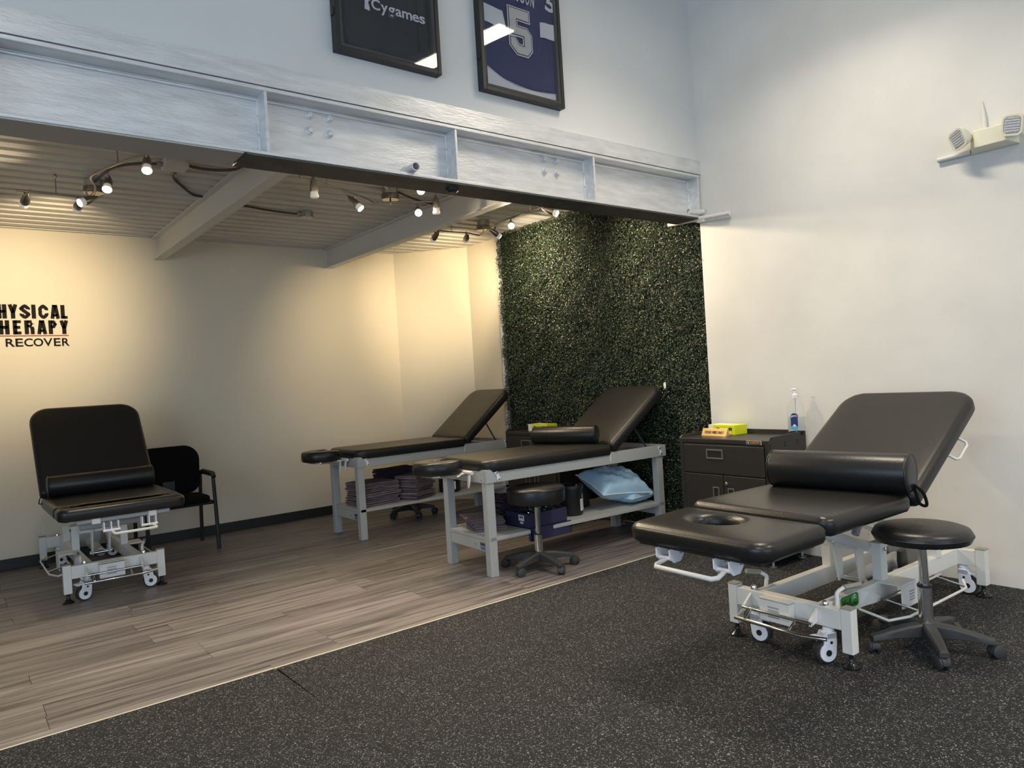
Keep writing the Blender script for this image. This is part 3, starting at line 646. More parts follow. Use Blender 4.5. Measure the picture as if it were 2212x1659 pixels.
# ------------------------------------------------------------------ casters and stools
def stool(label, x, y, rot, zs0, zs1, r, colr1, domed=True, base_r=.30):
    t = thing('rolling_stool', label, 'stool', (x, y, 0), rot, group='black rolling stools')
    t_ = zs1-zs0
    if domed: prof = [(r*.80, zs0), (r*.95, zs0+.06*t_), (r, zs0+.35*t_), (r*.99, zs0+.6*t_), (r*.94, zs0+.82*t_), (r*.82, zs0+.95*t_), (r*.5, zs1), (r*.1, zs1+.004)]
    else: prof = [(r*.93, zs0), (r*.985, zs0+.06*t_), (r, zs0+.25*t_), (r, zs0+.85*t_), (r*.985, zs0+.94*t_), (r*.94, zs1), (r*.4, zs1+.006)]
    s = obj('seat', MB().lathe(prof, 48), 'vinyl2', t, smooth=50)
    rp = [(r*1.002*math.cos(2*math.pi*i/48), r*1.002*math.sin(2*math.pi*i/48), zs0+(.42 if domed else .88)*t_) for i in range(48)]
    obj('seam_piping', MB().tube(rp, .0035, 6, closed=True), 'vinyl2', s, smooth=60)
    obj('seat_plate', MB().box((-.12, -.12, zs0-.012), (.12, .12, zs0+.002)), 'black', t)
    obj('collar', MB().lathe([(.030, zs0-.045), (.030, zs0-.005)], 18), 'black', t, smooth=40)
    obj('height_lever', MB().tube([(.02, 0, zs0-.03), (.12, .01, zs0-.03), (.17, .015, zs0-.035)], .006, 8), 'chrome', t, smooth=50)
    obj('piston', MB().lathe([(.024, colr1-.01), (.024, zs0-.03)], 20), 'chrome', t, smooth=40)
    obj('piston_ring', MB().lathe([(.038, colr1-.008), (.038, colr1+.006)], 20), 'black', t, smooth=40)
    obj('column', MB().lathe([(.040, .10), (.036, .16), (.036, colr1-.006)], 24), 'chrome', t, smooth=40)
    hb = obj('hub', MB().lathe([(.03, .065), (.052, .075), (.055, .13), (.046, .152)], 24), 'dgrey', t, smooth=40)
    for k in range(5):
        a = R(72*k); M = RZ(72*k)
        rings = []
        for q, (w_, z0, z1) in zip((.03, .12, .20, .26, base_r+.015), ((.036, .075, .150), (.034, .080, .142), (.030, .080, .126), (.027, .074, .112), (.024, .070, .100))):
            rings.append([tuple(M @ Vector(p)) for p in ((q, -w_, z0), (q, w_, z0), (q, w_, z1-.012), (q, w_*.7, z1), (q, -w_*.7, z1), (q, -w_, z1-.012))])
        obj('base_arm', MB().loft(rings), 'dgrey', t, smooth=35, bevel=.003)
        cst = obj('caster', MB().cyl(M @ Vector((base_r, 0, .05)), M @ Vector((base_r, 0, .085)), .010, 10), 'black', t)
        ca = random.uniform(0, 360); C = T(*(M @ Vector((base_r, 0, 0)))) @ RZ(ca)
        obj('hood', MB().loft([[tuple(C @ Vector((.02+.040*math.cos(R(b)), yy_, .036+.040*math.sin(R(b))))) for b in range(-10, 191, 20)] for yy_ in (-.016, .016)]), 'dgrey', cst, smooth=40)
        for yy_ in (-.020, .020):
            obj('wheel', MB().lathe([(.028, -.011), (.036, -.007), (.036, .007), (.028, .011)], 18, T(0, 0, 0) @ C @ T(.02, yy_, .036) @ RX(90)), 'dgrey', cst, smooth=40)
    return t
stool('round black rolling stool beside the nearest treatment bed', 4.20, 1.765, 0, .598, .685, .247, .352, True, .30)
stool('thick black rolling stool under the middle massage table', 3.937, 4.742, 49, .570, .700, .248, .30, False, .295)
stool('black rolling stool mostly hidden behind the far massage table shelf', 4.56, 7.92, 40, .42, .52, .22, .26, False, .27)

# ------------------------------------------------------------------ massage tables
def horseshoe(cx, cy, z0, z1, ro_x, ro_y, wid, gap=55):
    """C shaped pad, open towards +x"""
    m = MB(); rings = []; t = z1-z0; n = 30
    for i in range(n+1):
        a = R(gap+(360-2*gap)*i/n); ca, sa = math.cos(a), math.sin(a)
        tap = 1 if 1 < i < n-1 else (.75 if i in (1, n-1) else .45)
        ring = []
        for j in range(14):
            b = 2*math.pi*j/14; u = abs(math.cos(b))**.38*(1 if math.cos(b) > 0 else -1)*.5*tap; v = abs(math.sin(b))**.38*(1 if math.sin(b) > 0 else -1)*.5*tap
            rr = wid*u
            ring.append((cx+(ro_x-wid/2+rr)*ca, cy+(ro_y-wid/2+rr)*sa, (z0+z1)/2+t*v))
        rings.append(ring)
    return m.loft(rings)
def massage_table(label, x, y, rot, ang, L=2.12, W=.72, shelf=.325, lever=0):
    t = thing('massage_table', label, 'massage table', (x, y, 0), rot, group='grey framed massage tables')
    lg = .075
    for u in (0, L-.115):
        for v in (0, W-lg): obj('leg', MB().box((u, v, 0), (u+lg, v+lg, .80)), 'greypaint', t, bevel=.004)
    for v in (-.012, W-.02): obj('side_rail', MB().box((-.004, v, .775), (L, v+.032, .885)), 'greypaint', t, bevel=.003)
    for u in (-.008, L-.03): obj('end_rail', MB().box((u, .02, .775), (u+.03, W-.02, .885)), 'greypaint', t, bevel=.003)
    obj('cross_rail', MB().box((1.36, .02, .79), (1.40, W-.02, .87)), 'greypaint', t)
    for v in (.03, W-.055): obj('inner_rail', MB().box((1.40, v, .80), (L-.03, v+.025, .86)), 'greypaint', t)
    obj('shelf', MB().box((.01, .0, shelf-.032), (L-.05, W, shelf)), 'greypaint', t, bevel=.003)
    r0 = obj('shelf_rail', MB().box((.012, lg, shelf-.125), (.04, W-lg, shelf-.034)), 'greypaint', t, bevel=.003)
    obj('shelf_rail', MB().box((L-.09, lg, shelf-.125), (L-.062, W-lg, shelf-.034)), 'greypaint', t, bevel=.003)
    FM = frm((.012, .165, shelf-.115), (0, -1, 0), (0, 0, 1))
    bd = obj('maker_badge', MB().box((0, 0, 0), (.085, .062, .003), FM), 'badge', r0)
    obj('badge_print', MB().box((.020, .004, .003), (.080, .026, .0036), FM), 'blue', r0)
    obj('badge_print', text_mb('OAKWORKS', .075, .018, .001, .02, FM @ T(.005, .038, .003)), 'ink', r0)
    obj('screw', MB().lathe([(.009, 0), (.008, .004)], 10, aim((.012, .235, shelf-.08), (-1, 0, 0))), 'chrome', r0)
    def plate(u, yside, up):
        M = frm((u, yside, .79), (1, 0, .35), (-.35, 0, 1))
        poly = []
        for cx, cy, a0 in ((0, .014, 180), (0.0, .072, 0)):
            for k in range(9):
                a = R(a0+180*k/8); poly.append((cx+.018*math.cos(a), cy+.018*math.sin(a)))
            poly.append((-.011 if a0 == 0 else .011, .043))
        p = obj('link_plate', MB().prism(poly, 0, .006, M), 'whitepl', t)
        for cy in (.014, .072): obj('bolt', MB().lathe([(.011, .006), (.010, .012), (.004, .014)], 10, M @ T(0, cy, 0)), 'chrome', p, smooth=40)
    plate(.12, -.013, 1); plate(L-.07, -.013, 1)
    for u in (.03, ):
        for zz in (.80, .86): obj('screw', MB().lathe([(.008, 0), (.006, .004)], 8, aim((-.008, .06, zz), (-1, 0, 0))), 'chrome', t)
    st = obj('seat_cushion', slab(-.015, 1.385, -.035, W+.035, .862, .962, .03, .045, rs=(.03, .13, .13, .03), crown=.006), 'vinyl', t, smooth=50)
    obj('back_cushion', slab(0, .90, -.035, W+.035, -.055, .045, .03, .045, T(1.40, 0, .925) @ RY(-ang), rs=(.14, .03, .03, .14), crown=.006), 'vinyl', t, smooth=50)
    HB = T(1.40, 0, .925) @ RY(-ang)
    obj('back_board', MB().box((.05, .04, -.075), (.82, W-.04, -.055), HB), 'black', t)
    for v in (.10, W-.10):
        p = HB @ Vector((.42, v, -.07)); obj('support_strut', MB().cyl(p, (L-.14, v, .85), .009, 8), 'dgrey', t, smooth=40)
    obj('rack_bar', MB().cyl((L-.16, .04, .85), (L-.16, W-.04, .85), .010, 8), 'steel', t)
    obj('rack_bar', MB().cyl((1.55, .04, .84), (1.55, W-.04, .84), .010, 8), 'steel', t)
    for u in (1.36,): obj('hinge_tape', MB().box((1.372, -.0145, .80), (1.384, -.0125, .882)), 'white', t)
    # face cradle
    fc = obj('face_cradle', horseshoe(-.225, .37, .858, .972, .225, .205, .165, 38), 'vinyl2', t, smooth=60)
    obj('cradle_plate', MB().prism([(-.36, .24), (-.02, .27), (-.02, .47), (-.36, .50), (-.38, .36)], .845, .860), 'alu', fc)
    for v in (.24, .47): obj('cradle_arm', MB().tube([(.02, v, .84), (-.12, v, .845), (-.30, v, .85)], .014, 8), 'alu', fc, smooth=40)
    def lev(p, d, l=.13):
        p = Vector(p); d = Vector(d).normalized(); sd = Vector((0, 1, 0)) if abs(d.y) < .8 else Vector((1, 0, 0)); q = d.cross(sd)
        rings = []
        for k, wf in ((0, .55), (.15, .9), (.45, 1), (.8, .9), (.95, .55), (1, .2)):
            c_ = p+d*l*k; rings.append([tuple(c_+sd*.022*wf*math.cos(a)+q*.008*wf*math.sin(a)) for a in [2*math.pi*j/10 for j in range(10)]])
        return MB().loft(rings)
    obj('lever', lev((-.05, .17, .86), (-.15, 0, -1)), 'white', fc, smooth=60)
    obj('lever', lev((-.08, .24, .855), (-1, -.9, -.1) if lever else (-.12, -.0, -1), .15), 'white', fc, smooth=60)
    obj('lever_hub', MB().cyl((-.05, .13, .86), (-.05, .26, .86), .016, 10), 'white', fc)
    return t
massage_table('middle massage table with a bolster on it and pillows below', 3.49, 4.83, -3, 36, lever=1)
massage_table('far massage table in front of the cream wall with towels below', 3.46, 7.10, 0, 38.5, L=2.08, W=.70)

def bolster(label, a, b, r, strap=True):
    a = Vector(a); b = Vector(b); L = (b-a).length
    base = Vector((a.x, a.y, a.z-r)); t = thing('bolster', label, 'bolster', base)
    M = aim(a-base, b-a)
    obj('cover', MB().lathe([(r*.6, -.004), (r*.90, 0), (r*.97, .006), (r, .02), (r, L*.5), (r, L-.02), (r*.97, L-.006), (r*.90, L), (r*.6, L+.004)], 40, M), 'vinyl2', t, smooth=50)
    for z in (.008, L-.008):
        obj('seam_piping', MB().tube([tuple(M @ Vector((r*.985*math.cos(2*math.pi*i/32), r*.985*math.sin(2*math.pi*i/32), z))) for i in range(32)], .004, 6, closed=True), 'vinyl2', t, smooth=60)
    if strap:
        e = a-base; d = (a-b).normalized()
        pts = [e+d*.004+Vector((0, 0, -r*.55)), e+d*.05+Vector((0, 0, -r*.9)), e+d*.065+Vector((0, 0, -r*1.5)), e+d*.03+Vector((0, 0, -r*1.45)), e+d*.012+Vector((0, 0, -r*.9)), e+d*.0+Vector((0, 0, -r*.6))]
        obj('carry_loop', MB().tube(smoothpath(pts, 5), .009 if strap is True else .004, 6), 'fabric', t, smooth=60)
bolster('round black bolster lying across the middle massage table', (4.83, 4.87, 1.055), (4.56, 5.46, 1.055), .085, False)

# ------------------------------------------------------------------ electric treatment beds
def big_caster(p, M, parent, turn):
    C = M @ T(*p) @ RZ(turn)
    c_ = obj('caster', MB().cyl(C @ Vector((0, 0, .15)), C @ Vector((0, 0, .22)), .014, 12), 'chrome', parent, smooth=40)
    hood = []
    for b in range(-60, 241, 20): hood.append((.030+.052*math.cos(R(b)), .060+.052*math.sin(R(b))))
    poly = [(-.022, .165), (.036, .165), (.046, .15)]+[(.030+.049*math.cos(R(a)), .061+.049*math.sin(R(a))) for a in range(60, -190, -20)]+[(-.024, .11)]
    for s in (-.030, .030): obj('fork', MB().prism([(x, z) for x, z in poly], -.006, .006, C @ frm((0, s, 0), (1, 0, 0), (0, 0, 1))), 'whitepl', c_, bevel=.003)
    obj('fork_top', MB().box((-.025, -.036, .13), (.040, .036, .168), C), 'whitepl', c_, bevel=.006)
    obj('stem_cap', MB().lathe([(.030, .160), (.030, .185), (.024, .19)], 18, C), 'whitepl', c_, smooth=40)
    obj('brake_pedal', MB().box((.030, -.034, .135), (.095, .034, .148), C), 'whitepl', c_, bevel=.004)
    obj('wheel', MB().lathe([(.050, -.024), (.060, -.020), (.060, .020), (.050, .024)], 28, C @ T(.030, 0, .061) @ RX(90)), 'rubberb', c_, smooth=40)
    for s in (-1, 1):
        obj('hub_cap', MB().lathe([(.017, 0), (.017, .002)], 16, aim(C @ Vector((.030, s*.037, .061)), C.to_3x3() @ Vector((0, s, 0)))), 'ink', c_)
        obj('pivot_hole', MB().lathe([(.008, 0), (.008, .002)], 12, aim(C @ Vector((.012, s*.037, .115)), C.to_3x3() @ Vector((0, s, 0)))), 'ink', c_)
def bed(label, x, y, rot, W, seat, foot, hinge, back_len, ang, LB, is_right):
    t = thing('treatment_bed', label, 'treatment bed', (x, y, 0), rot, group='white electric treatment beds')
    V_ = .355; bz0, bz1 = .195, .300; lv = .19
    def post(u, v):
        p = obj('post', MB().box((u-.030, v-.030, .078), (u+.030, v+.030, .312)), 'white', t, bevel=.004)
        obj('cap', MB().box((u-.031, v-.031, .310), (u+.031, v+.031, .318)), 'capg', p, bevel=.002)
        obj('levelling_foot', MB().lathe([(.046, 0), (.046, .008), (.030, .020), (.016, .034), (.012, .05), (.012, .08)], 20, T(u, v, 0)), 'blackg', p, smooth=40)
    for u in (0, LB):
        for v in (-V_, V_): post(u, v)
        cb = obj('cross_beam', MB().box((u-.028, -V_+.03, bz0), (u+.028, V_-.03, bz1)), 'white', t, bevel=.004)
        for s in (-1, 1): obj('stem_nut', MB().lathe([(.018, .300), (.018, .318), (.014, .326), (.006, .328)], 14, T(u, s*.225, 0)), 'chrome', cb, smooth=40)
    for s in (-1, 1): obj('side_beam', MB().box((.02, s*lv-.026, bz0), (LB-.02, s*lv+.026, bz1)), 'white', t, bevel=.004)
    turns = (157, -82, -82, -60) if is_right else (-96, 105, -100, -120)
    for k, (u, v) in enumerate(((0, -.235), (0, .215), (LB, -.235), (LB, .215))): big_caster((u, v, 0), I4, t, turns[k])
    # motor box on the foot cross beam, bar pedal
    mbx = obj('pedal_cover', MB().box((-.085, -.06, .165), (-.03, .13, .292)).box((-.085, -.06, .280), (.03, .13, .296)), 'white', t, bevel=.003)
    FM = frm((-.0855, .075, .19), (0, -1, 0), (0, 0, 1))
    for k in range(4): obj('notice_print', MB().box((0, .018*k, 0), (.07, .018*k+.009, .0008), FM), 'liftg', mbx)
    for s, v in ((1, .225), (-1, -.19)):
        obj('pedal_bracket', MB().loft([[(-.028, v-.008, .285), (-.028, v+.008, .285), (-.028, v+.008, .215), (-.028, v-.008, .215)], [(-.10, v-.008, .232), (-.10, v+.008, .232), (-.10, v+.008, .200), (-.10, v-.008, .200)]]), 'white', t, bevel=.002)
    obj('pedal_shaft', MB().cyl((-.095, -.20, .216), (-.095, .235, .216), .010, 10), 'chrome', t, smooth=40)
    for v in (-.10, .18): obj('pedal_link', MB().cyl((-.095, v, .216), (-.16, v, .175), .007, 8), 'chrome', t)
    obj('foot_bar', MB().tube([(-.04, .26, .19), (-.155, .245, .165), (-.165, -.18, .165), (-.13, -.30, .168)], .011, 10), 'chrome', t, smooth=40)
    # side pedal box
    for sgn in ((-1,) if is_right else (-1, 1)):
        y0, y1 = (sgn*.30, sgn*.20)
        sp = obj('side_pedal_cover', MB().box((.60, min(sgn*.345, sgn*.335), .16), (.80, max(sgn*.345, sgn*.335), .295)).box((.60, min(sgn*.345, sgn*.215), .287), (.80, max(sgn*.345, sgn*.215), .299)), 'white', t, bevel=.003)
        if sgn < 0:
            FM = frm((.68, -.346, .195), (1, 0, 0), (0, 0, 1))
            for k in range(4): obj('notice_print', MB().box((0, .016*k, 0), (.06, .016*k+.008, .0008), FM), 'liftg', sp)
        obj('side_bar', MB().tube([(.34, sgn*.225, .20), (.36, sgn*.38, .165), (.50, sgn*.43, .165), (1.22, sgn*.43, .165), (1.30, sgn*.38, .19)], .008, 8), 'white', t, smooth=40)
        obj('side_shaft', MB().cyl((.52, sgn*.27, .215), (1.25, sgn*.27, .215), .009, 8), 'chrome', t)
        for u in (.55, 1.18): obj('side_link', MB().cyl((u, sgn*.27, .215), (u+.06, sgn*.425, .168), .007, 8), 'chrome', t)
        obj('pedal_bracket', MB().loft([[(.38, sgn*.215, .29), (.56, sgn*.215, .24), (.56, sgn*.215, .20), (.38, sgn*.215, .2)], [(.44, sgn*.235, .28), (.56, sgn*.235, .23), (.56, sgn*.235, .20), (.50, sgn*.235, .20)]]), 'white', t)
    # levers with grips
    for (u, v, s) in ((.10, -.235, -1), (.14, .235, 1)):
        lvv = obj('lever', MB().tube(smoothpath([(u-.02, v, .22), (u, v, .30), (u+.005, v, .345), (u+.04 if s < 0 else u-.03, v+s*.02, .372)], 5), .012, 8), 'white', t, smooth=50)
        e = Vector((u+.04, v-.02, .372)) if s < 0 else Vector((u-.03, v+.02, .372))
        obj('grip', MB().cyl(e, e+(Vector((.11, -.03, .0)) if s < 0 else Vector((-.09, .03, .02))), .0145, 10), 'capg', lvv, smooth=40)
    # lift linkage
    for s, u in ((-1, .66), (1, .76)):
        obj('upright', MB().box((u-.035, s*lv-.03, .29), (u+.035, s*lv+.03, .52)), 'white', t, bevel=.004)
        obj('upright_cap', MB().box((u-.036, s*lv-.031, .518), (u+.036, s*lv+.031, .524)), 'capg', t)
        obj('pivot_bolt', MB().lathe([(.013, 0), (.011, .012), (.004, .014)], 10, aim((u, s*(lv+.03), .48), (0, s, 0))), 'chrome', t)
        obj('upright', MB().box((1.33, s*lv-.03, .29), (1.40, s*lv+.03, .44)), 'white', t, bevel=.004)
        obj('lift_arm', MB().cyl((u, s*(lv-.05), .48), (u-.62, s*(lv-.05), .70), .026, 4), 'white', t)
        obj('lift_arm', MB().cyl((1.36, s*(lv-.05), .41), (.60, s*(lv-.05), .70), .024, 4), 'white', t)
    obj('cross_tube', MB().box((.63, -.17, .455), (.69, .17, .51)), 'white', t, bevel=.004)
    obj('cross_tube', MB().box((-.02, -.2, .665), (.04, .2, .715)), 'white', t, bevel=.004)
    for s in (-.07, .07):
        obj('actuator_link', MB().loft([[(.60, s-.006, .49), (.70, s-.006, .49), (.70, s+.006, .49), (.60, s+.006, .49)], [(.655, s-.006, .24), (.70, s-.006, .24), (.70, s+.006, .24), (.655, s+.006, .24)]]), 'white', t)
    obj('actuator', MB().cyl((.68, 0, .255), (1.06, 0, .265), .038, 16).cyl((1.06, 0, .265), (1.25, 0, .27), .05, 16), 'liftg', t, smooth=40)
    obj('actuator_pin', MB().cyl((.68, -.09, .255), (.68, .09, .255), .018, 12), 'chrome', t, smooth=40)
    obj('control_box', MB().box((1.42, -.12, .20), (1.60, .14, .33)), 'liftg', t, bevel=.008)
    if is_right:
        hc = obj('hand_control', MB().loft([rrect(-.035, .035, -.02, .02, .015, 4, 0), rrect(-.04, .04, -.022, .022, .015, 4, .10), rrect(-.034, .034, -.018, .018, .015, 4, .16)], M=T(1.10, -.115, .22) @ RY(-6)), 'black', t, smooth=40)
        obj('control_label', MB().box((.006, -.0225, .02), (.036, -.0215, .06), T(1.10, -.115, .22) @ RY(-6)), 'label', hc)
        gp = obj('maker_plate', MB().loft([rrect(0, .185, 0, .076, .022, 5, 0), rrect(0, .185, 0, .076, .022, 5, .004)], M=frm((.165, -lv-.0265, .222), (1, 0, 0), (0, 0, 1))), 'green', t)
        obj('plate_print', text_mb('Med', .085, .050, .001, .01, frm((.178, -lv-.031, .232), (1, 0, 0), (0, 0, 1))), 'ink', gp)
        obj('plate_print', text_mb('surface', .070, .022, .001, .0, frm((.265, -lv-.031, .232), (1, 0, 0), (0, 0, 1))), 'ink', gp)
        for k in range(2): obj('plate_mark', MB().prism([(0, 0), (.03, .012), (.058, .006), (.035, .020)], 0, .001, frm((.270, -lv-.031, .260+.014*k), (1, 0, 0), (0, 0, 1))), 'jwhite', gp)
        obj('warning_label', MB().prism([(0, 0), (.04, 0), (.02, .045)], 0, .001, frm((.05, -.2305, .672), (1, 0, 0), (0, 0, 1))), 'yel', t)
    # upper frame
    for s in (-1, 1): obj('top_rail', MB().box((seat[0]+.03, s*.20-.03, .695), (seat[1]+.02, s*.20+.03, .738)), 'white', t, bevel=.003)
    HB = T(hinge[0], 0, hinge[1]) @ RY(-ang)
    for s in (-1, 1): obj('back_rail', MB().box((.03, s*.20-.02, -.04), (back_len*.82, s*.20+.02, .002), HB), 'white', t)
    obj('back_lift', MB().cyl(HB @ Vector((.45, 0, -.03)), (.75, 0, .52), .024, 12), 'liftg', t, smooth=40)
    s0 = seat[0] if foot else seat[0]+.20
    sc_ = obj('seat_cushion', slab(s0, seat[1], -W/2, W/2, .742, .842, .07, .05, crown=.006, pucker=.0025), 'vinyl2', t, smooth=55)
    if not foot: obj('front_cushion', slab(seat[0], s0+.075, -W/2+.004, W/2-.004, .738, .838, .08, .05, pucker=.003), 'vinyl2', t, smooth=55)
    obj('back_cushion', slab(0, back_len, -W/2, W/2, 0, .10, .05, .05, HB, rs=(.16, .05, .05, .16), crown=.006, pucker=.002), 'vinyl', t, smooth=55)
    # side handle of the back section
    for s in ((-1, 1) if is_right else ()):
        hpts = [HB @ Vector((back_len*.50, s*(W/2-.06), -.01)), HB @ Vector((back_len*.50, s*(W/2+.0), -.055)), HB @ Vector((back_len*.52, s*(W/2+.01), -.065)), HB @ Vector((back_len*.64, s*(W/2+.01), -.065)), HB @ Vector((back_len*.66, s*(W/2+.0), -.055)), HB @ Vector((back_len*.66, s*(W/2-.06), -.01))]
        obj('side_handle', MB().tube(hpts, .009, 8), 'white', t, smooth=50)
    if foot:
        f0, f1, fz, fa = foot
        Fm = T(f1, 0, fz) @ RY(-fa)
        Lf = f1-f0; th = .095; N = 8
        rings = []; re = .05
        prof = [(re*.9, 0), (re*.25, .003), (.001, .022)]+[(re*(1-math.cos(R(18*k))), th-re*.75+re*.75*math.sin(R(18*k))) for k in range(6)]+[(re+.012, th+.002)]
        for d, z in prof: rings.append(rrect(-Lf, 0, -W/2, W/2, .07, N, z, d, (.04, .10, .10, .04), 10))
        cnt = len(rings[0]); cxh, cyh = -Lf*.40, 0.07
        base_ring = rings[-1]
        def ell(a, b, z):
            out = []
            for px, py, _ in base_ring:
                q = math.atan2((py-cyh)/1.0, (px-cxh)); out.append((cxh+a*math.cos(q), cyh+b*math.sin(q), z))
            return out
        rings += [ell(.150, .21, th+.006), ell(.130, .175, th+.002), ell(.112, .145, th-.008), ell(.102, .130, th-.026), ell(.098, .125, th-.055), ell(.098, .125, .0)]
        m = MB().loft(rings, cap0=False, cap1=False, M=Fm)
        k0 = 0; k1 = (len(rings)-1)*cnt
        m.f += [(k0+(j+1) % cnt, k0+j, k1+j, k1+(j+1) % cnt) for j in range(cnt)]
        fc = obj('foot_cushion', m, 'vinyl2', t, smooth=55)
        obj('foot_board', MB().prism([(-Lf+.05, -W/2+.06), (-.04, -W/2+.06), (-.04, W/2-.06), (-Lf+.05, W/2-.06)], -.022, .001, Fm), 'black', t)
        xh = -Lf+.09
        for s in (.20, -.17):
            for k in (-.045, .045):
                br = obj('handle_bracket', MB().prism([(-.06, 0), (.05, 0), (.05, -.045), (.02, -.075), (-.03, -.075), (-.06, -.05)], -.004, .004, Fm @ frm((xh, s+k, -.02), (1, 0, 0), (0, 0, 1))), 'whitepl', t, bevel=.002)
                obj('bracket_bolt', MB().lathe([(.010, 0), (.008, .006)], 10, aim(Fm @ Vector((xh+.025, s+k-.004, -.045)), Fm.to_3x3() @ Vector((0, -1, 0)))), 'zinc', br)
            obj('bracket_pin', MB().cyl(Fm @ Vector((xh-.03, s-.045, -.075)), Fm @ Vector((xh-.03, s+.045, -.075)), .012, 10), 'whitepl', t, smooth=40)
        hp = [(xh-.03, .20, -.078), (xh-.10, .21, -.095), (xh-.125, .19, -.098), (xh-.125, -.16, -.098), (xh-.10, -.18, -.095), (xh-.03, -.17, -.078)]
        obj('foot_handle', MB().tube([Fm @ Vector(p) for p in hp], .0125, 10), 'white', t, smooth=50)
        for s in (-.26, ): obj('foot_support', MB().box((f1-.16, s-.03, .690), (f1-.06, s+.03, fz)), 'whitepl', t)
    else:
        f0 = seat[0]
        obj('front_rail', MB().cyl((f0+.06, -.33, .722), (f0+.06, .33, .722), .022, 12), 'liftg', t, smooth=40)
        for s in (.10, -.17):
            for k in (-.05, 0, .05):
                obj('handle_bracket', MB().prism([(0, 0), (.07, 0), (.07, -.06), (0, -.075)], -.004, .004, frm((f0+.02, s+k, .70), (1, 0, 0), (0, 0, 1))), 'whitepl', t)
            obj('bracket_pin', MB().cyl((f0+.02, s-.06, .632), (f0+.02, s+.06, .632), .010, 10), 'whitepl', t)
        obj('foot_handle', MB().tube([(f0+.03, .10, .632), (f0-.05, .09, .612), (f0-.06, .07, .612), (f0-.06, -.20, .612), (f0-.04, -.21, .612), (f0+.03, -.19, .632)], .011, 10), 'white', t, smooth=50)
        obj('frame_tube', MB().cyl((.02, -.24, .60), (.02, .24, .60), .03, 14), 'liftg', t, smooth=40)
    return t
bed('nearest white framed treatment bed with a face hole and raised back', 3.70, 2.29, -2, .88, (-.275, .60), (-.815, -.285, .722, 1.5), (.655, .742), 1.09, 30.5, 1.66, True)
bed('left white framed treatment bed in front of the cream rear wall', 1.117, 7.0, 90, .92, (-.60, .545), None, (.56, .80), .98, 51, 1.75, False)
bo = T(3.70, 2.29, 0) @ RZ(-2)
bolster('large black bolster lying on the nearest treatment bed', bo @ Vector((.560, -.455, .957)), bo @ Vector((.44, .345, .957)), .113)
bolster('black bolster lying on the left treatment bed', (.70, 7.37, .938), (1.53, 7.37, .938), .090, 'thin')

# ------------------------------------------------------------------ waiting chair
ch = thing('waiting_chair', 'black fabric armchair beside the left treatment bed', 'chair', (1.945, 8.43, 0), 0)
obj('backrest', slab(-.33, .33, -.27, .27, -.025, .028, .15, .022, T(0, .215, .835) @ RX(97), n=10, rs=(.17, .17, .12, .12)), 'fabric', ch, smooth=50)
obj('seat', slab(-.31, .31, -.30, .20, .50, .575, .10, .04, crown=.01), 'fabric', ch, smooth=50)
for s in (-1, 1):
    x = s*.34
    obj('leg', MB().tube([(x, -.335, 0), (x, -.30, .45), (x, -.265, .76)], .020, 8), 'black', ch, smooth=40)
    obj('leg', MB().tube([(x, .30, 0), (x, .27, .45), (x, .23, .76)], .020, 8), 'black', ch, smooth=40)
    obj('armrest', MB().tube([(x, -.30, .765), (x, -.25, .795), (x, .10, .80), (x, .25, .775)], [.022, .030, .030, .022], 10), 'black', ch, smooth=50)
    obj('side_rail', MB().cyl((x, -.30, .49), (x, .27, .49), .016, 8), 'black', ch)
for y_ in (-.22, .18): obj('cross_rail', MB().cyl((-.34, y_, .485), (.34, y_, .485), .016, 8), 'black', ch)
obj('back_bracket', MB().box((-.06, .19, .49), (.06, .23, .72)), 'black', ch)

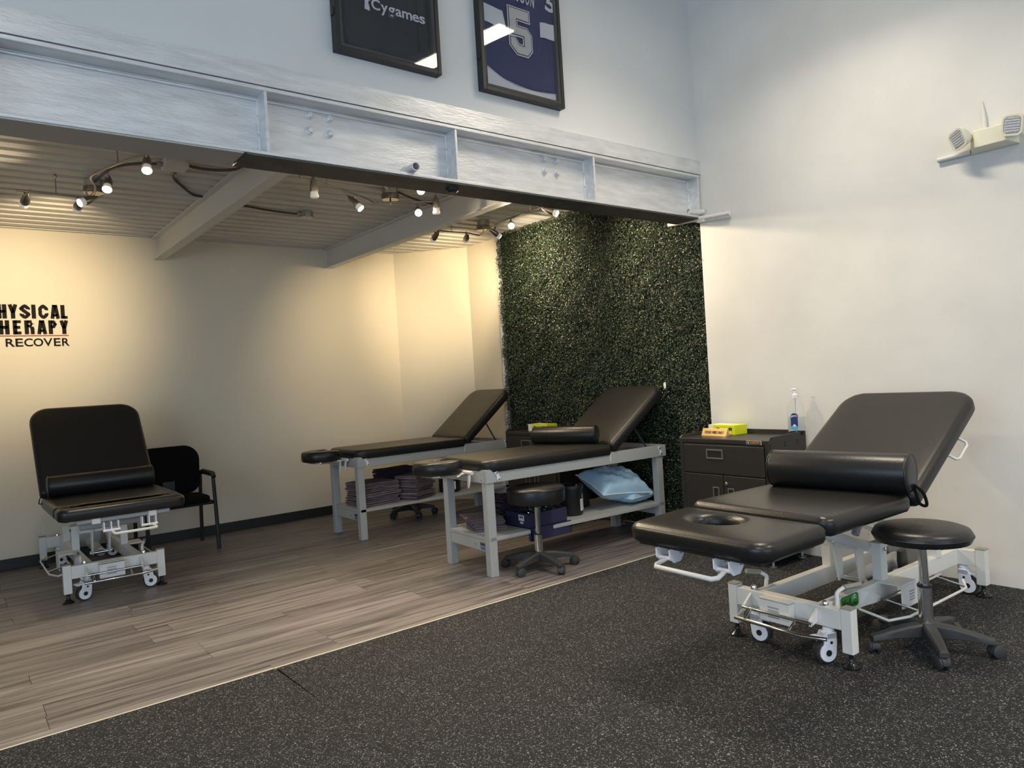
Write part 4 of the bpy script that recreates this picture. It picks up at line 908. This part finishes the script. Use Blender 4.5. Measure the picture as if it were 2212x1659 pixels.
# ------------------------------------------------------------------ tool cabinets
def cabinet(label, x, y, rot, W=.90, D=.52, H=1.045):
    t = thing('tool_cabinet', label, 'cabinet', (x, y, 0), rot, group='black steel tool cabinets')
    b0 = .075
    obj('body', MB().box((0, .012, b0), (W, D, H-.055)), 'cab', t, bevel=.006)
    for u in (0, W-.04): obj('side_post', MB().box((u, 0, b0), (u+.04, .03, H-.06)), 'cab', t, bevel=.005)
    obj('worktop', MB().box((.0, .0, H-.068), (W, D, H-.03)), 'cab', t, bevel=.005)
    for u in (0, W-.016): obj('top_lip', MB().loft([[(u, 0, H-.035), (u+.016, 0, H-.035), (u+.016, D, H-.035), (u, D, H-.035)], [(u, .03, H-.005), (u+.016, .03, H-.005), (u+.016, D, H+.005), (u, D, H+.005)]]), 'cab', t, bevel=.003)
    obj('back_lip', MB().box((0, D-.016, H-.035), (W, D, H+.01)), 'cab', t, bevel=.003)
    dr = obj('drawer', MB().box((.047, -.006, .720), (W-.047, .03, H-.082)), 'cab', t, bevel=.005)
    fr = []
    hw = .085
    c_ = W*.42
    for a, b in (((c_-hw, -.012, .845), (c_+hw, -.004, .857)), ((c_-hw, -.012, .915), (c_+hw, -.004, .927)), ((c_-hw, -.012, .857), (c_-hw+.012, -.004, .915)), ((c_+hw-.012, -.012, .857), (c_+hw, -.004, .915))):
        fr.append((a, b))
    m = MB(); [m.box(a, b) for a, b in fr]
    hd_ = obj('handle', m, 'cabedge', dr, bevel=.002); obj('handle_recess', MB().box((c_-hw+.012, -.008, .857), (c_+hw-.012, -.0062, .915)), 'cabd', dr)
    mid = W*.5
    for k, (u0, u1) in enumerate(((.047, mid-.003), (mid+.003, W-.047))):
        d = obj('door', MB().box((u0, -.006, b0+.03), (u1, .03, .712)), 'cab', t, bevel=.005)
        hc_ = mid-.075 if k == 0 else mid+.075
        m = MB().box((hc_-.032, -.012, .40), (hc_-.022, -.004, .60)).box((hc_+.022, -.012, .40), (hc_+.032, -.004, .60)).box((hc_-.032, -.012, .60), (hc_+.032, -.004, .61)).box((hc_-.032, -.012, .39), (hc_+.032, -.004, .40))
        obj('handle', m, 'cabedge', d, bevel=.002); obj('handle_recess', MB().box((hc_-.022, -.008, .40), (hc_+.022, -.0062, .60)), 'cabd', d)
        if k: obj('lock', MB().lathe([(.014, 0), (.014, .008), (.010, .012)], 14, aim((mid+.035, -.006, .645), (0, -1, 0))), 'chrome', d, smooth=40)
    bdg = obj('brand_badge', MB().box((W-.20, -.006, H-.064), (W-.065, 0, H-.034)), 'label', t)
    obj('badge_face', MB().box((W-.197, -.0075, H-.062), (W-.068, -.0055, H-.036)), 'ink', bdg)
    obj('badge_text', text_mb('GLADIATOR', .092, .014, .001, .02, frm((W-.166, -.0085, H-.056), (1, 0, 0), (0, 0, 1))), 'orange', bdg)
    obj('badge_mark', MB().prism([(0, .009), (.022, 0), (.014, .009), (.022, .018)], 0, .001, frm((W-.193, -.0085, H-.058), (1, 0, 0), (0, 0, 1))), 'label', bdg)
    for u in (.06, W-.06):
        for v in (.06, D-.06): obj('levelling_foot', MB().lathe([(.035, 0), (.035, .010), (.012, .016), (.010, .09)], 16, T(u, v, 0)), 'alu', t, smooth=40)
    for zz in (H-.05, H-.075):
        for v in (.015, .22, .40): obj('bolt', MB().lathe([(.008, 0), (.006, .005)], 8, aim((W, v, zz-.01), (1, 0, 0))), 'cabd', t)
    return t
cabinet('black steel tool cabinet against the white wall with a sanitizer bottle on top', 5.115, 4.135, -92)
cabinet('black steel tool cabinet behind the middle massage table', 5.15, 6.69, -90, D=.475)
CZ = 1.045-.03
def carton(label, x, y, z, rot, w, d, h):
    t = thing('glove_carton', label, 'carton', (x, y, z), rot, group='lime green glove cartons')
    obj('box', MB().box((0, 0, 0), (w, d, h)), 'yellow', t, bevel=.003)
    obj('end_panel', MB().box((-.001, -.001, .001), (w*.18, d+.001, h+.001)), 'yellowl', t)
    obj('print_mark', MB().box((w*.30, -.0015, h*.45), (w*.42, 0, h*.72)), 'cardd', t)
    obj('print_mark', MB().box((w*.78, -.0015, h*.45), (w*.9, 0, h*.75)), 'cardd', t)
    obj('print_strip', MB().box((w*.25, -.0015, h*.10), (w*.85, 0, h*.28)), 'yellowl', t)
    obj('opening', MB().lathe([(1, 0), (1, .002)], 18, T(w*.5, d*.5, h) @ Matrix.Diagonal((w*.22, d*.25, 1, 1))), 'yellowl', t)
    return t
carton('lime green glove carton behind the gold desk sign', 5.47, 4.08, CZ, -97, .30, .16, .085)
carton('lime green glove carton on the cabinet behind the bolster', 5.28, 6.42, CZ, -90, .32, .16, .078)
gs = thing('desk_sign', 'gold desk plate reading good vibes only', 'sign', (5.33, 4.06, CZ), -97)
obj('plate', MB().prism([(0, 0), (.05, 0), (.032, .064), (.026, .064)], 0, .285, frm((0, 0, 0), (0, 1, 0), (0, 0, 1))), 'gold', gs, bevel=.002)
obj('lettering', text_mb('GOOD VIBES ONLY', .215, .024, .001, .01, frm((.035, .0075, .020), (1, 0, 0), (0, .40, 1)) @ T(0, 0, .001)), 'ink', gs)
sb_ = thing('sanitizer_bottle', 'clear pump bottle of hand sanitizer on the tool cabinet', 'bottle', (5.555, 3.268, CZ), -72)
def oval(a, b, z, n=24): return [(a*abs(math.cos(2*math.pi*i/n))**.7*(1 if math.cos(2*math.pi*i/n) >= 0 else -1), b*abs(math.sin(2*math.pi*i/n))**.8*(1 if math.sin(2*math.pi*i/n) >= 0 else -1), z) for i in range(n)]
obj('shell', MB().loft([oval(.058, .034, 0), oval(.066, .040, .008), oval(.067, .041, .20), oval(.060, .038, .245), oval(.040, .030, .275), oval(.020, .020, .295), oval(.019, .019, .315)]), 'bottle', sb_, smooth=60)
obj('gel', MB().loft([oval(.056, .032, .006), oval(.063, .037, .012), oval(.064, .038, .15)]), 'gel', sb_, smooth=60)
lb = obj('label', MB().loft([rrect(-.034, .022, .045, .185, .027, 6, 0), rrect(-.034, .022, .045, .185, .027, 6, .002)], M=frm((0, -.0415, 0), (1, 0, 0), (0, 0, 1))), 'lblue', sb_)
obj('label_band', MB().loft([rrect(-.034, .022, .045, .085, .02, 6, 0), rrect(-.034, .022, .045, .085, .02, 6, .001)], M=frm((0, -.0437, 0), (1, 0, 0), (0, 0, 1))), 'lcyan', lb)
obj('label_text', text_mb('germ', .044, .018, .0006, .02, frm((-.030, -.0442, .150), (1, 0, 0), (0, 0, 1))), 'label', lb)
obj('label_text', text_mb('X', .016, .026, .0006, .02, frm((.014, -.0442, .152), (1, 0, 0), (0, 0, 1))), 'red', lb)
obj('label_mark', MB().lathe([(.011, 0), (.011, .0008)], 14, aim((-.006, -.0446, .083), (0, -1, 0))), 'label', lb)
pm = obj('pump', MB().lathe([(.021, .308), (.021, .335), (.012, .342), (.006, .345), (.006, .375)], 18), 'whitepl', sb_, smooth=40)
obj('spout', MB().tube([(.012, 0, .378), (-.008, 0, .380), (-.030, 0, .374)], [.009, .009, .005], 8), 'whitepl', pm, smooth=40)
obj('dip_tube', MB().cyl((0, 0, .02), (0, 0, .31), .004, 6), 'whitepl', sb_)

# ------------------------------------------------------------------ shelf goods
def towel_mesh(w, d, h, layers, seed):
    """terry towel folded back and forth: serpentine section along x, extruded along y"""
    rs_ = random.Random(seed); pts = []; tk = h/layers
    path = []
    for k in range(layers):
        z = tk*(k+.5); a, b = (-w/2+tk*.5, w/2-tk*.5) if k % 2 == 0 else (w/2-tk*.5, -w/2+tk*.5)
        for j in range(6):
            path.append((a+(b-a)*j/5, z+rs_.uniform(-.1, .1)*tk))
        if k < layers-1:
            for an in (-45, 0, 45):
                s_ = 1 if b > 0 else -1
                path.append((b+s_*tk*.5*math.cos(R(an)), z+tk*.5+tk*.5*math.sin(R(an))))
    m = MB(); hw = tk*.36; ring_t, ring_b = [], []
    for i, (px, pz) in enumerate(path):
        q0 = path[max(0, i-1)]; q1 = path[min(len(path)-1, i+1)]; dx_, dz_ = q1[0]-q0[0], q1[1]-q0[1]; l = math.hypot(dx_, dz_) or 1
        ring_t.append((px-dz_/l*hw, pz+dx_/l*hw)); ring_b.append((px+dz_/l*hw, pz-dx_/l*hw))
    sec = ring_t+ring_b[::-1]; rings = []
    for k in range(5):
        yv = -d/2+d*k/4; rings.append([(x+.004*math.sin(k*2+i+seed), yv+rs_.uniform(-.006, .006), z+.10*tk*math.sin(k*1.7+x*14+seed)) for i, (x, z) in enumerate(sec)])
    return m.loft(rings)
ORD = ['bottom', 'second', 'third', 'fourth', 'fifth', 'sixth', 'seventh']
def towel_stack(where, x, y, z, n, w, d, h, rot, material, group):
    for i in range(n):
        pos = 'topmost' if i == n-1 else ('lowest' if i == 0 else ORD[i]+' from the bottom')
        t = tag(obj('folded_towel', towel_mesh(w*random.uniform(.95, 1.03), d*random.uniform(.95, 1.03), h*.98, random.choice((2, 3, 3)), i*7+n), material, smooth=70),
                f'folded towel, {pos} of the {where}', 'towel', group)
        t.location = Vector((x+random.uniform(-.015, .015), y+random.uniform(-.015, .015), z+h*i+.002))*S; t.rotation_euler = (0, 0, R(rot+random.uniform(-4, 4)+(180 if i % 2 else 0)))
towel_stack('mauve left stack under the far table', 3.765, 7.40, .325, 5, .45, .42, .050, 2, 'towel', 'towels on the far table shelf')
towel_stack('mauve right stack under the far table', 4.25, 7.29, .325, 6, .38, .30, .046, 25, 'towel', 'towels on the far table shelf')
towel_stack('dark rear stack under the far table', 4.20, 7.655, .325, 6, .46, .20, .056, 3, 'towel2', 'towels on the far table shelf')
towel_stack('mauve front stack under the middle table', 3.73, 5.24, .325, 3, .30, .34, .036, -20, 'towel', 'towels on the middle table shelf')
towel_stack('dark rear stack under the middle table', 4.10, 5.34, .325, 5, .40, .22, .046, 8, 'towel2', 'towels on the middle table shelf')

bx = thing('open_carton', 'indigo open carton of small parts on the middle table shelf', 'box', (3.92, 4.835, .326))
m = MB().box((0, 0, 0), (.44, .32, .006))
obj('floor_panel', m, 'boxp', bx)
for a, b in (((0, 0, 0), (.44, .006, .125)), ((0, .314, 0), (.44, .32, .125)), ((0, .006, 0), (.006, .314, .125)), ((.434, .006, 0), (.44, .314, .125))): obj('side_panel', MB().box(a, b), 'boxp', bx)
lid = obj('lid', MB().box((-.01, -.040, -.10), (.45, -.034, .01)).box((-.01, -.040, -.10), (-.004, .0, .0)).box((.444, -.040, -.10), (.45, .0, .0)), 'boxp', bx)
for p in ((.02, -.0405, -.045), (.40, -.0405, -.02)): obj('rivet', MB().lathe([(.007, 0), (.004, .003)], 8, aim(p, (0, -1, 0))), 'chrome', lid)
FM = frm((-.0005, .14, .035), (0, -1, 0), (0, 0, 1))
lbl = obj('label', MB().box((0, .025, 0), (.075, .075, .001), FM).box((.02, 0, 0), (.06, .016, .001), FM), 'label', bx)
for k in range(9): obj('bar_code', MB().box((.012+.006*k, .045, .001), (.015+.006*k+.002*(k % 2), .068, .0014), FM), 'ink', lbl)
m = MB()
for k in range(26):
    p = Vector((random.uniform(.04, .40), random.uniform(.04, .28), random.uniform(.05, .12))); q = [p]
    for j in range(4): q.append(q[-1]+Vector((random.uniform(-.05, .05), random.uniform(-.04, .04), random.uniform(-.02, .03))))
    m.tube([Vector((min(max(a.x, .02), .42), min(max(a.y, .02), .30), max(a.z, .02))) for a in smoothpath(q, 3)], .006, 5)
bt = tag(obj('cable_tangle', m, 'black', smooth=60), 'tangle of small black cords and clips inside the indigo carton', 'cords', kind='stuff'); bt.location = Vector((3.92, 4.835, .332))*S
m = MB()
for k in range(16):
    p = Vector((random.uniform(.06, .30), random.uniform(.04, .20), random.uniform(.105, .135))); m.lathe([(.010, 0), (.012, .008), (.006, .016)], 8, aim(p, (random.uniform(-1, 1), random.uniform(-1, 1), .6)))
bt = tag(obj('metal_snaps', m, 'chrome', smooth=40), 'shiny metal snaps heaped in the indigo carton', 'snaps', kind='stuff'); bt.location = Vector((3.92, 4.835, .332))*S

def tub(label, x, y, z, r, h, rot):
    t = thing('plastic_tub', label, 'tub', (x, y, z), rot, group='black lidded tubs')
    obj('body', MB().lathe([(r*.92, 0), (r*.95, .006), (r, .02), (r, h*.84)], 32), 'tub', t, smooth=40)
    ld = obj('lid', MB().lathe([(r*1.05, h*.80), (r*1.06, h*.90), (r*1.0, h*.93), (r*.96, h*.93), (r*.93, h*.90), (r*.3, h*.90)], 32), 'tub', t, smooth=40)
    pts = [(r*.9*math.cos(R(a)), r*.25*0+r*.5, h*.93+r*.28*math.sin(R(a))) for a in range(0, 181, 20)]
    obj('lid_clip', MB().cyl((0, -r*.9, h*.93), (0, -r*.9, h*.97), .006, 8), 'chrome', ld)
    def wrap(a0, a1, z0, z1, rr):
        n = 8; o_ = [(rr*math.cos(R(a0+(a1-a0)*k/n)), rr*math.sin(R(a0+(a1-a0)*k/n))) for k in range(n+1)]
        return MB().add([(x_, y_, z0) for x_, y_ in o_]+[(x_, y_, z1) for x_, y_ in o_], [(k, k+1, n+2+k, n+1+k) for k in range(n)])
    l1 = obj('label', wrap(-75, -20, h*.14, h*.50, r*1.004), 'label', t)
    for k in range(6): obj('print_line', wrap(-70, -26-5*(k % 3), h*(.18+.05*k), h*(.20+.05*k), r*1.008), 'liftg', l1)
    l2 = obj('label', wrap(-75, -20, h*.50, h*.68, r*1.004), 'cabd', t)
    for k in range(4): obj('print_line', wrap(-62, -30-4*(k % 2), h*(.53+.035*k), h*(.54+.035*k), r*1.008), 'label', l2)
tub('black lidded tub with a white label beside the blue pillow', 4.585, 5.02, .326, .115, .30, -8)
tub('black lidded tub behind the middle face cradle on the far table shelf', 4.75, 7.32, .326, .13, .26, -70)

def pillow_mesh(w, d, h, seed):
    rs_ = np.random.default_rng(seed); n = 30; m = MB(); top = []; bot = []
    ph = rs_.uniform(0, 6, 6)
    for i in range(n+1):
        for j in range(n+1):
            u, v = 2*i/n-1, 2*j/n-1
            k = 1-.10*(1-abs(v)**2.2)*abs(u)**3; l = 1-.10*(1-abs(u)**2.2)*abs(v)**3
            e = max(0, (1-abs(u)**3.0)*(1-abs(v)**3.0))**.55
            wr = .010*math.sin(9*u+5*v+ph[0]+2*math.sin(3*v+ph[1]))+.006*math.sin(17*u-11*v+ph[2])
            x, y = u*w/2*(1-.09*(1-v*v)*u*u), v*d/2*(1-.09*(1-u*u)*v*v)
            top.append((x, y, h*.55*e+wr*e)); bot.append((x, y, -h*.45*e+wr*e*.5))
    q = n+1
    m.add(top, [(i*q+j, (i+1)*q+j, (i+1)*q+j+1, i*q+j+1) for i in range(n) for j in range(n)])
    m.add(bot, [(i*q+j, i*q+j+1, (i+1)*q+j+1, (i+1)*q+j) for i in range(n) for j in range(n)])
    edge = [top[i*q] for i in range(n+1)]+[top[n*q+j] for j in range(1, n+1)]+[top[i*q+n] for i in range(n-1, -1, -1)]+[top[j] for j in range(n-1, 0, -1)]
    return m, edge
def pillow(label, x, y, z, rot, w, d, h, seed, rx=0, ry=0):
    t = thing('pillow', label, 'pillow', (x, y, z), rot, group='pale blue pillows')
    t.rotation_euler = (R(rx), R(ry), R(rot))
    m, e = pillow_mesh(w, d, h, seed)
    obj('case', m, 'pillow', t, smooth=80); obj('piping', MB().tube(e, .005, 5, closed=True), 'piping', t, smooth=60)
pillow('upper pale blue pillow on the middle table shelf', 5.185, 5.03, .530, -6, .62, .46, .26, 3, 20, 5)
pillow('lower pale blue pillow under another one on the middle table shelf', 5.37, 4.99, .398, 6, .42, .36, .14, 9)
kb = thing('half_bolster', 'black half round cushion behind the blue pillows', 'bolster', (4.86, 5.28, .326), 0)
obj('cover', MB().prism([(-.11, 0), (.11, 0)]+[(.11*math.cos(R(a)), .02+.20*math.sin(R(a))) for a in range(0, 181, 15)], -.12, .12, frm((0, 0, 0), (1, 0, 0), (0, 0, 1))), 'vinyl', kb, smooth=40, bevel=.01)
